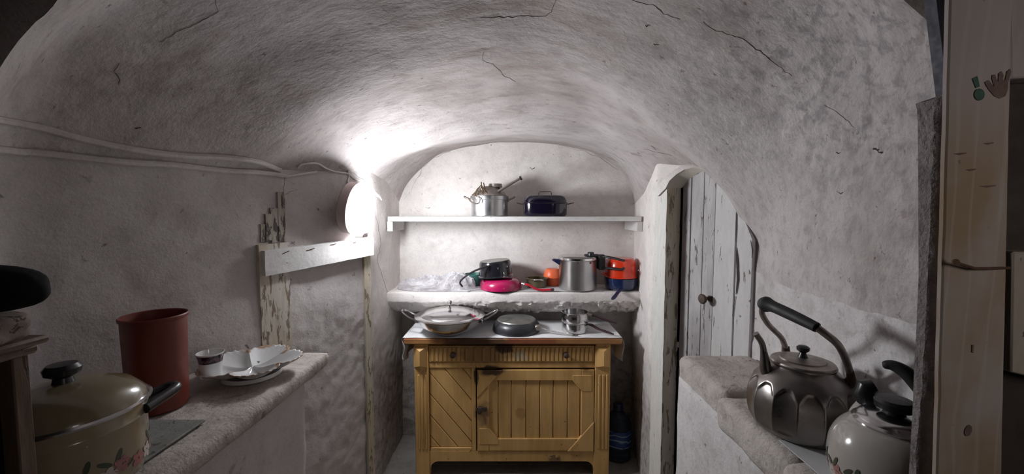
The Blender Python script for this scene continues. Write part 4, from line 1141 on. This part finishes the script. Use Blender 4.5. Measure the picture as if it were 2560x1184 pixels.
kt = (-0.998, 1.100, LCZ)
ca = thing('canister', 'tall open terracotta red plastic canister on the counter against the dark wall', 'canister', kt)
Hc = 1.216 - LCZ
MB().lathe([(0, 0), (0.062, 0), (0.066, 0.004), (0.0675, 0.03), (0.072, Hc - 0.012), (0.0755, Hc - 0.010), (0.0765, Hc - 0.003), (0.074, Hc), (0.071, Hc - 0.002), (0.064, 0.03), (0.060, 0.008), (0, 0.006)], 64).build('body', M_terra, ca)

dc = (-0.880, 1.325, LCZ)
ds = thing('serving_dish', 'white porcelain serving dish of scalloped lobes with brown rims on the counter', 'dish', dc)
n = NT('porcelain_brown_rims'); n.set(0.10, coat=0.4)
sx = n.n.new('ShaderNodeSeparateXYZ'); n.l.new(n.tc.outputs['Object'], sx.inputs[0])
rim = n.ramp(n.math('ADD', sx.outputs[2], n.math('MULTIPLY', n.math('SUBTRACT', n.noise(16, 3), 0.5), 0.05)), 0.046, 0.052, 0, 0.85)
c = n.mix(rim, (0.70, 0.70, 0.70), (0.34, 0.17, 0.07))
c = n.mix(n.ramp(n.noise(38, 2, None, 0.4), 0.69, 0.72, 0, 0.85), c, (0.07, 0.08, 0.06))
n.color(c); M_dish = n.m
vs = []; fs = []; NT_, NR = 220, 26
for i in range(NT_):
    th = 2 * math.pi * i / NT_
    lob = abs(math.cos(2.5 * (th - 0.35))) ** 0.55
    for j in range(NR + 1):
        r = j / NR
        Rm = 0.153 * (0.74 + 0.26 * lob) * (1 + 0.018 * math.cos(45 * th) * max(0, (r - 0.75) / 0.25) ** 2)
        z = 0.010 + 0.040 * max(0, (r - 0.35) / 0.65) ** 1.7 + 0.020 * (1 - abs(math.cos(2.5 * (th - 0.35)))) ** 1.6 * math.sin(math.pi * min(1, r)) ** 0.7 + 0.012 * math.exp(-(r / 0.16) ** 2)
        if r > 0.9: z += 0.0015 * math.cos(45 * th)
        vs.append((Rm * r * math.cos(th), Rm * r * math.sin(th), z))
for i in range(NT_):
    k2 = (i + 1) % NT_
    for j in range(NR): fs.append((i * (NR + 1) + j, k2 * (NR + 1) + j, k2 * (NR + 1) + j + 1, i * (NR + 1) + j + 1))
MB().add(vs, fs).build('plate', M_dish, ds, solid=0.003, angle=70)
MB().lathe([(0.085, 0.0), (0.089, 0.0), (0.087, 0.012), (0.083, 0.012)], 48).build('foot_ring', M_porc, ds)
cu = (-0.962, 1.250, LCZ + 0.0215)
cp_ = thing('cup', 'small white porcelain cup with dark floral band standing in the serving dish', 'cup', cu)
MB().lathe([(0, 0), (0.026, 0), (0.029, 0.003), (0.030, 0.03), (0.032, 0.060), (0.038, 0.082), (0.0365, 0.082), (0.0305, 0.060), (0.028, 0.01), (0, 0.006)], 48).build('body', M_porc, cp_)
n = NT('dark_floral_band'); n.set(0.15); n.color(n.mix(n.ramp(n.noise(70, 3), 0.45, 0.55), (0.02, 0.012, 0.018), (0.13, 0.07, 0.09)))
MB().lathe([(0.0318, 0.052), (0.0328, 0.061), (0.0370, 0.0770)], 48).build('band', n.m, cp_)

# ------------------------------------------------------------------ small wooden rack with dark things, left edge
bx = thing('wooden_rack', 'dark worn wooden rack with moulded top holding a black pouch, beside the cream casserole', 'rack', (-0.87, 0.56, LCZ))
M_oldw = peel('old_brown_wood', (0.13, 0.085, 0.06), (0.05, 0.03, 0.022), 0.5, second=(0.20, 0.15, 0.12))
BHt = zat(885, 0.61) - LCZ
for x0 in (-1.0, -0.782):
    for y0 in (0.50, 0.592):
        MB().box((x0, y0, 0), (x0 + 0.026, y0 + 0.022, BHt), 0.002, T(0.87, -0.56, 0)).build('post', M_oldw, bx)
MB().box((-1.0, 0.500, 0.004), (-0.76, 0.61, 0.016), 0.001, T(0.87, -0.56, 0)).build('shelf_board', M_oldw, bx)
MB().box((-0.998, 0.604, 0.016), (-0.760, 0.611, BHt - 0.001), 0.001, T(0.87, -0.56, 0)).build('back_panel', paint('rack_recess_shade', (0.02, 0.015, 0.013), 0.8), bx)  # near-black panel paints in the shade inside the open rack
m = MB()
m.box((-1.02, 0.485, BHt), (-0.748, 0.622, BHt + 0.014), 0.004, T(0.87, -0.56, 0)); m.box((-1.03, 0.48, BHt + 0.014), (-0.738, 0.63, BHt + 0.026), 0.004, T(0.87, -0.56, 0))
m.build('moulded_top', M_oldw, bx)
tz = LCZ + BHt + 0.0265
def lump(lo, hi, e, amp, seed):
    bm = bmesh.new(); bmesh.ops.create_icosphere(bm, subdivisions=4, radius=1)
    c_ = (Vector(lo) + Vector(hi)) / 2; h_ = (Vector(hi) - Vector(lo)) / 2
    for v in bm.verts:
        q = v.co
        k = (abs(q.x) ** e + abs(q.y) ** e + abs(q.z) ** e) ** (-1 / e)
        s_ = 1 + amp * noise.noise(q * 2.5 + Vector((seed, 0, 0)))
        w = q * k * s_
        v.co = Vector((c_.x + h_.x * w.x, c_.y + h_.y * w.y, max(lo[2], c_.z + h_.z * w.z)))
    return MB().bm(bm)
tp = zat(776, 0.585)
tag(lump((-1.0, 0.50, tz), (-0.722, 0.61, tp), 5, 0.06, 2).build('folded_cloth', peel('brown_mottled_cloth', (0.16, 0.12, 0.10), (0.06, 0.04, 0.035), 0.8, stretch=(1, 1, 1), second=(0.26, 0.22, 0.20), rough=0.95)), 'mottled brown folded cloth on the wooden rack under the black pouch', 'cloth')
tag(lump((-0.96, 0.505, tp + 0.001), (-0.665, 0.605, zat(655, 0.58)), 2.7, 0.03, 5).build('pouch', paint('black_soft_fabric', (0.008, 0.008, 0.009), 0.95, spec=0.1)), 'black rounded fabric pouch lying on the folded brown cloth', 'pouch')

# ------------------------------------------------------------------ right counter: fluted kettle
RCZ = 0.934
k1 = (0.757, 1.020, RCZ)
ke = thing('kettle', 'large dull metal kettle with fluted belly and raised black grip on the stone counter', 'kettle', k1)
KS = (zat(905, 1.02) - RCZ) / 0.170
def fl2(t, z, r):
    z = z / KS
    zt_ = 0.128 - 0.020 * math.cos(7 * t) ** 4
    w = min(1, max(0, (z - 0.010) / 0.014)) * min(1, max(0, (zt_ - z) / 0.006))
    return r * (1 - 0.050 * w * abs(math.sin(7 * t)) ** 0.75)
pr = [(0, 0), (0.092, 0), (0.103, 0.004)]
BP = curve_pts([(0, 0.103, 0.004), (0, 0.115, 0.020), (0, 0.1215, 0.045), (0, 0.123, 0.070), (0, 0.120, 0.095), (0, 0.110, 0.120), (0, 0.093, 0.142), (0, 0.076, 0.158), (0, 0.071, 0.164)], 64)
pr += [(q.y, q.z * KS) for q in BP[1:]] + [(0.073, 0.168 * KS), (0.070, 0.170 * KS)]
MB().lathe(pr, 336, None, fl2).build('body', M_kettle, ke, angle=70)
zl = 0.170 * KS
kl = MB().lathe([(0.072, zl), (0.070, zl + 0.004), (0.052, zl + 0.007), (0.050, zl + 0.010), (0.030, zl + 0.013), (0, zl + 0.014)], 56).build('lid', M_aluold, ke)
MB().lathe([(0, zl + 0.012), (0.012, zl + 0.013), (0.009, zl + 0.020), (0.007, zl + 0.026), (0.014, zl + 0.032), (0.015, zl + 0.040), (0.010, zl + 0.044), (0, zl + 0.045)], 10).build('knob', M_bake, kl)
o_ = Vector(k1)
sp_ = curve_pts([LP(o_, 1934, 955, 1.03), LP(o_, 1916, 925, 1.03), LP(o_, 1911, 890, 1.03), LP(o_, 1905, 858, 1.03), LP(o_, 1889, 833, 1.03)], 24)
MB().tube(sp_, [0.020 - 0.0125 * min(1, i / (len(sp_) - 1) * 1.6) for i in range(len(sp_))], 16).build('spout', M_kettle, ke)
# bail handle
e1, e2 = LP(o_, 1964, 868, 1.125), LP(o_, 2124, 928, 0.960)
g1, g2 = LP(o_, 1906, 758, 1.075), LP(o_, 2042, 818, 0.925)
b1 = curve_pts([e1, LP(o_, 1952, 842, 1.12), LP(o_, 1922, 812, 1.10), LP(o_, 1906, 785, 1.085), LP(o_, 1906, 765, 1.078)], 20)
b2 = curve_pts([g2, LP(o_, 2066, 836, 0.918), LP(o_, 2094, 860, 0.922), LP(o_, 2112, 892, 0.94), e2], 20)
MB().tube(b1, 0.0075, 10).build('bail', M_aluold, ke)
MB().tube(b2, 0.0085, 10).build('bail', M_aluold, ke)
gp_ = curve_pts([g1 + (g1 - g2) * 0.02, g1.lerp(g2, 0.2) + Vector((0, 0, 0.004)), g1.lerp(g2, 0.6) + Vector((0, 0, 0.003)), g2], 24)
MB().tube(gp_, [0.012 + 0.008 * math.exp(-((i / (len(gp_) - 1) - 0.15) / 0.14) ** 2) + 0.0025 * math.sin(math.pi * i / (len(gp_) - 1)) for i in range(len(gp_))], 14).build('grip', M_bakem, ke)
for e, rz_ in ((e1, 0), (e2, 0)):
    q = Vector((e.x, e.y, 0)).normalized()
    base = Vector((q.x * 0.094, q.y * 0.094, 0.138 * KS))
    m = MB(); m.tube([base, e.lerp(base, 0.5) + q * 0.004, e + Vector((0, 0, 0.004))], [0.016, 0.012, 0.010], 12, flat=0.6); m.build('ear', M_iron, ke)

# second kettle, white enamel
k2 = (0.756, 0.768, RCZ - 0.004)
kw = thing('kettle', 'round white enamel kettle with chrome lid and black handle, half hidden behind the post', 'kettle', k2)
n = NT('white_enamel_dull'); n.set(0.15, coat=0.5); n.color(n.mix(n.ramp(n.noise(8, 4), 0.4, 0.7), (0.40, 0.37, 0.34), (0.34, 0.31, 0.28)))
pw = [(0, 0), (0.070, 0), (0.084, 0.008)]
for kx in range(13):
    a = -0.75 + kx / 12 * 1.75
    pw.append((0.040 + 0.057 * math.cos(a) ** 0.8 if math.cos(a) > 0 else 0.04, 0.062 + 0.070 * math.sin(a)))
pw = [(0, 0), (0.070, 0), (0.084, 0.008), (0.096, 0.030), (0.102, 0.058), (0.102, 0.082), (0.098, 0.106), (0.088, 0.128), (0.074, 0.144), (0.060, 0.152)]
P2 = [(0, *p) for p in pw]
MB().lathe([(q.y, q.z) for q in curve_pts([(0, r, z) for r, z in pw], 45)], 64).build('body', n.m, kw)
MB().lathe([(0.056, 0.150), (0.063, 0.150), (0.065, 0.155), (0.060, 0.159), (0.054, 0.157)], 56).build('rim', M_steel, kw)
wl = MB().lathe([(0.060, 0.158), (0.056, 0.164), (0.040, 0.170), (0.018, 0.173), (0, 0.174)], 48).build('lid', M_steel, kw)
MB().lathe([(0, 0.171), (0.018, 0.173), (0.014, 0.178), (0.030, 0.184), (0.032, 0.196), (0.027, 0.202), (0, 0.203)], 28).build('knob', M_bake, wl)
o_ = Vector(k2)
sp2_ = curve_pts([(-0.005, 0.060, 0.110), (-0.006, 0.072, 0.130), LP(o_, 2176, 1004, 0.845)], 12)
ssp = MB().tube(sp2_, 0.018, 16).build('spout', n.m, kw)
MB().tube([LP(o_, 2168, 1010, 0.84), LP(o_, 2160, 985, 0.845), LP(o_, 2166, 968, 0.845), LP(o_, 2185, 963, 0.84)], [0.016, 0.019, 0.019, 0.014], 14).build('spout_cap', M_bake, kw)
hb = curve_pts([LP(o_, 2206, 911, 0.80), LP(o_, 2235, 914, 0.79), LP(o_, 2270, 935, 0.775), LP(o_, 2305, 975, 0.76), LP(o_, 2345, 1030, 0.735), LP(o_, 2385, 1090, 0.725)], 30)
MB().tube(hb, [0.005] + [0.008 + 0.006 * math.sin(math.pi * i / 29) for i in range(len(hb) - 1)], 12).build('handle', M_bakem, kw)
def rfk(z):
    return float(np.interp(z, [p[1] for p in pw], [p[0] for p in pw])) + 0.0008
flower_band(kw, 0.102, 0.045, [R(-150), R(165), R(-105)], rfk, 0.9)
# white paper under the kettle
tag(MB().box((0.665, 0.70, RCZ - 0.0020), (0.86, 0.965, RCZ - 0.0005), 0.001, None).build('paper_sheet', M_paper), 'pale sheet lying on the stone counter between the two kettles', 'sheet')

# ------------------------------------------------------------------ post and boards at the right edge
def quad_board(name, corners, y0, thick, mat, parent=None, cuts=26, amp=0.002, fr=18):
    """upright board from four (x, z) corners: bottom-left, bottom-right, top-right, top-left"""
    bm = bmesh.new()
    a = [bm.verts.new((x, y0, z)) for x, z in corners]; b = [bm.verts.new((x, y0 + thick, z)) for x, z in corners]
    bm.faces.new(a); bm.faces.new(b[::-1])
    for i in range(4): bm.faces.new((a[i], b[i], b[(i + 1) % 4], a[(i + 1) % 4]))
    bmesh.ops.recalc_face_normals(bm, faces=bm.faces[:])
    bmesh.ops.bevel(bm, geom=bm.edges[:], offset=0.002, segments=1, affect='EDGES')
    es = [e for e in bm.edges if e.calc_length() > 0.3]
    bmesh.ops.subdivide_edges(bm, edges=es, cuts=cuts * 2)
    bmesh.ops.triangulate(bm, faces=[f for f in bm.faces if len(f.verts) > 4])
    for v in bm.verts: v.co += noise.noise_vector(v.co * fr) * amp
    return MB().bm(bm).build(name, mat, parent, angle=35)
def xz(px, py, Y): p = at(px, py, Y); return (p.x, p.z)
def down(pt_top, pt_bot, z=0.0):   # extend a leaning edge to the floor
    t = (z - pt_top[1]) / (pt_bot[1] - pt_top[1]); return (pt_top[0] + (pt_bot[0] - pt_top[0]) * t, z)
n = NT('bare_timber_limewashed'); v = n.coord((1.0, 1, 0.16))
c = n.mix(n.ramp(n.noise(10, 4, v, 0.5, 1.2), 0.45, 0.66), (0.30, 0.215, 0.14), (0.37, 0.325, 0.295))
c = n.mix(n.ramp(n.noise(7, 3), 0.50, 0.70, 0, 0.7), c, (0.40, 0.35, 0.33))
sx = n.n.new('ShaderNodeSeparateXYZ'); n.l.new(n.tc.outputs['Object'], sx.inputs[0])
c = n.mix(n.ramp(sx.outputs[2], 1.55, 1.66, 0, 0.75), c, (0.40, 0.35, 0.345))
w_ = n.n.new('ShaderNodeTexWave'); w_.inputs['Scale'].default_value = 11; w_.inputs['Distortion'].default_value = 6; w_.inputs['Detail'].default_value = 2; w_.inputs['Detail Scale'].default_value = 1.2
n.l.new(n.coord((1, 0.01, 0.22)), w_.inputs[0])
c = n.mix(n.ramp(w_.outputs['Fac'], 0.90, 0.99, 0, 0.30), c, (0.44, 0.40, 0.37))
c = n.mix(n.ramp(n.noise(55, 3, None, 0.5), 0.71, 0.75, 0, 0.7), c, (0.12, 0.08, 0.06))
n.color(c); n.set(0.75, spec=0.25); n.bump(n.noise(45, 4, v), 0.2, 0.004)
M_post = n.m
YP = 0.56
tl, tr, br, bl = xz(2378, -60, YP), xz(2534, -60, YP), xz(2506, 1184, YP), xz(2343, 1184, YP)
post = thing('timber_post', 'upright limewashed timber post with nail, handprint and green mark in front of the kettles', 'post', (0.63, 0.58, 0))
bd_ = quad_board('board', [(p[0] - 0.63, p[1]) for p in (down(tl, bl), down(tr, br), tr, tl)], YP - 0.58, 0.009, M_post, post, amp=0.0008)
def on_post(pts, name, mat, lift=0.0009):
    P = [at(a, b, YP - lift) - Vector((0.63, 0.58, 0)) for a, b in pts]
    Q = [p + Vector((0, 0.004, 0)) for p in P]; n_ = len(P)
    return MB().add(P + Q, [tuple(range(n_)), tuple(range(2 * n_ - 1, n_ - 1, -1))] + [(i, (i + 1) % n_, n_ + (i + 1) % n_, n_ + i) for i in range(n_)]).build(name, mat, post, smooth=False)
hand = [(2462, 205), (2472, 200), (2482, 212), (2487, 218), (2480, 196), (2481, 187), (2488, 186), (2492, 198), (2496, 206), (2497, 184), (2504, 178), (2509, 186), (2508, 204), (2513, 200), (2518, 178), (2526, 172), (2528, 180), (2521, 206), (2520, 224), (2514, 240), (2500, 246), (2486, 240), (2474, 226), (2466, 214)]
M_hand = paint('brown_handprint_paint', (0.17, 0.11, 0.09), 0.8, var=0.4, scale=80)
on_post(hand, 'handprint', M_hand)
M_green = paint('green_paint', (0.03, 0.085, 0.06), 0.6, var=0.5, scale=80)
on_post([(2431, 196), (2444, 190), (2450, 216), (2440, 220)], 'green_mark', M_green)
on_post([(2449 + 13 * math.cos(a), 236 + 15 * math.sin(a)) for a in [2 * math.pi * k / 16 for k in range(16)]], 'green_mark', M_green, 0.0012)
on_post([(2421 + 9 * math.cos(a) - 3 * math.sin(a), 1076 + 14 * math.sin(a)) for a in [2 * math.pi * k / 14 for k in range(14)]], 'knot', M_hand)
on_post([(2430, 862), (2435, 862), (2434, 882), (2430, 880)], 'nail_hole', M_hand)
for a, b, w in ((2400, 384, 16), (2428, 424, 12), (2472, 358, 12), (2470, 465, 20)):
    on_post([(a - w, b), (a, b - 2), (a + w, b - 3), (a + w, b), (a, b + 3)], 'scratch', M_hand)
nail = [at(2388, 656, YP - 0.012), at(2405, 661, YP - 0.010), at(2438, 671, YP - 0.008), at(2470, 671, YP - 0.004), at(2524, 669, YP + 0.002)]
MB().tube([p - Vector((0.63, 0.58, 0)) for p in nail], 0.0022, 8).build('bent_nail', M_rust, post)
MB().lathe([(0, 0), (0.005, 0), (0.005, 0.002), (0, 0.0025)], 12, T(*(nail[0] - Vector((0.63, 0.58, 0)))) @ RX(80)).build('nail_head', M_rust, post)
# speckled grey strip left of the post
M_strip = plaster('speckled_grey_render', base=(0.24, 0.205, 0.20), dirt=(0.10, 0.085, 0.09), speck=2.6, stretch=(1, 1, 1), dirty=0.9, bump=0.9, mottle=1.0)
YS_ = 0.588
def strip():
    L = [(2352, 238), (2340, 252), (2335, 300), (2331, 420), (2325, 560), (2318, 700), (2312, 850), (2303, 960), (2298, 1060), (2284, 1250)]
    Rr = [(2376, 236), (2380, 252), (2382, 300), (2382, 420), (2382, 560), (2382, 700), (2375, 850), (2368, 960), (2364, 1060), (2352, 1250)]
    vs = []; fs = []
    A = [at(a, b, YS_) for a, b in L]; B = [at(a, b, YS_) for a, b in Rr]
    A.append(Vector((A[-1].x - 0.03, YS_, 0.0))); B.append(Vector((B[-1].x - 0.02, YS_, 0.0)))
    A2 = []; B2 = []
    for i in range(len(A) - 1):
        for k in range(8): A2.append(A[i].lerp(A[i + 1], k / 8)); B2.append(B[i].lerp(B[i + 1], k / 8))
    A2.append(A[-1]); B2.append(B[-1])
    m = 7
    for p, q in zip(A2, B2):
        ring = []
        for k in range(m):
            t = k / (m - 1)
            w = p.lerp(q, t); w.y -= 0.010 * math.sin(math.pi * min(1, t * 1.6)) ** 0.6 if t < 0.62 else 0.008
            ring.append(w + noise.noise_vector(w * 30) * 0.0025 + noise.noise_vector(w * 90) * 0.0012)
        ring.append(q + Vector((0, 0.05, 0))); ring.append(p + Vector((0.058, 0.05, 0)))
        vs += ring
    mm_ = m + 2
    for i in range(len(A2) - 1):
        for k in range(mm_): fs.append((i * mm_ + k, i * mm_ + (k + 1) % mm_, (i + 1) * mm_ + (k + 1) % mm_, (i + 1) * mm_ + k))
    fs.append(tuple(range(mm_))); fs.append(tuple((len(A2) - 1) * mm_ + k for k in range(mm_))[::-1])
    return MB().add(vs, fs).build('stone_upright', M_strip, angle=60)
tag(strip(), 'narrow speckled grey stone upright leaning beside the timber post', 'post')
M_dkboard = paint('dark_blue_grey_board', (0.07, 0.07, 0.09), 0.7, var=0.4, scale=30)
YD = 0.61
tl, tr, br, bl = xz(2336, -60, YD), xz(2378, -60, YD), xz(2384, 250, YD), xz(2374, 250, YD)
tag(quad_board('dark_batten', [bl, br, tr, tl], YD, 0.02, M_dkboard, cuts=6), 'dark blue-grey batten tapering down behind the timber post', 'batten')
# pieces at the far right
YQ = 0.585
def rp_(name, label, cat, q, mat, y=YQ, th=0.03):
    return tag(quad_board(name, [xz(a, b, y) for a, b in q], y, th, mat, cuts=8), label, cat)
M_wp = peel('limewashed_board', (0.40, 0.35, 0.34), (0.10, 0.07, 0.06), 0.3, second=(0.34, 0.29, 0.27))
rp_('wall_board', 'pale board behind the top of the timber post at the picture edge', 'board', [(2530, 196), (2680, 190), (2680, -60), (2524, -60)], M_wp)
M_drk = paint('dark_brown_board', (0.055, 0.04, 0.035), 0.8, var=0.4)
x_a, z_lo, z_hi = xz(2530, 1184, YQ)[0], 0.0, zat(198, YQ + 0.03)
back_ = tag(quad_board('back_panel_board', [(0.70, 0.0), (0.90, 0.0), (0.90, z_hi), (0.70, z_hi)], YQ + 0.032, 0.012, M_drk, cuts=10), 'tall dark brown board behind the timber post at the picture edge', 'board')
rp_('wall_board', 'yellowish pale board end beside the lower half of the timber post', 'board', [(2526, 932), (2680, 965), (2680, 628), (2534, 628)], peel('cream_board', (0.36, 0.31, 0.26), (0.10, 0.07, 0.06), 0.25))
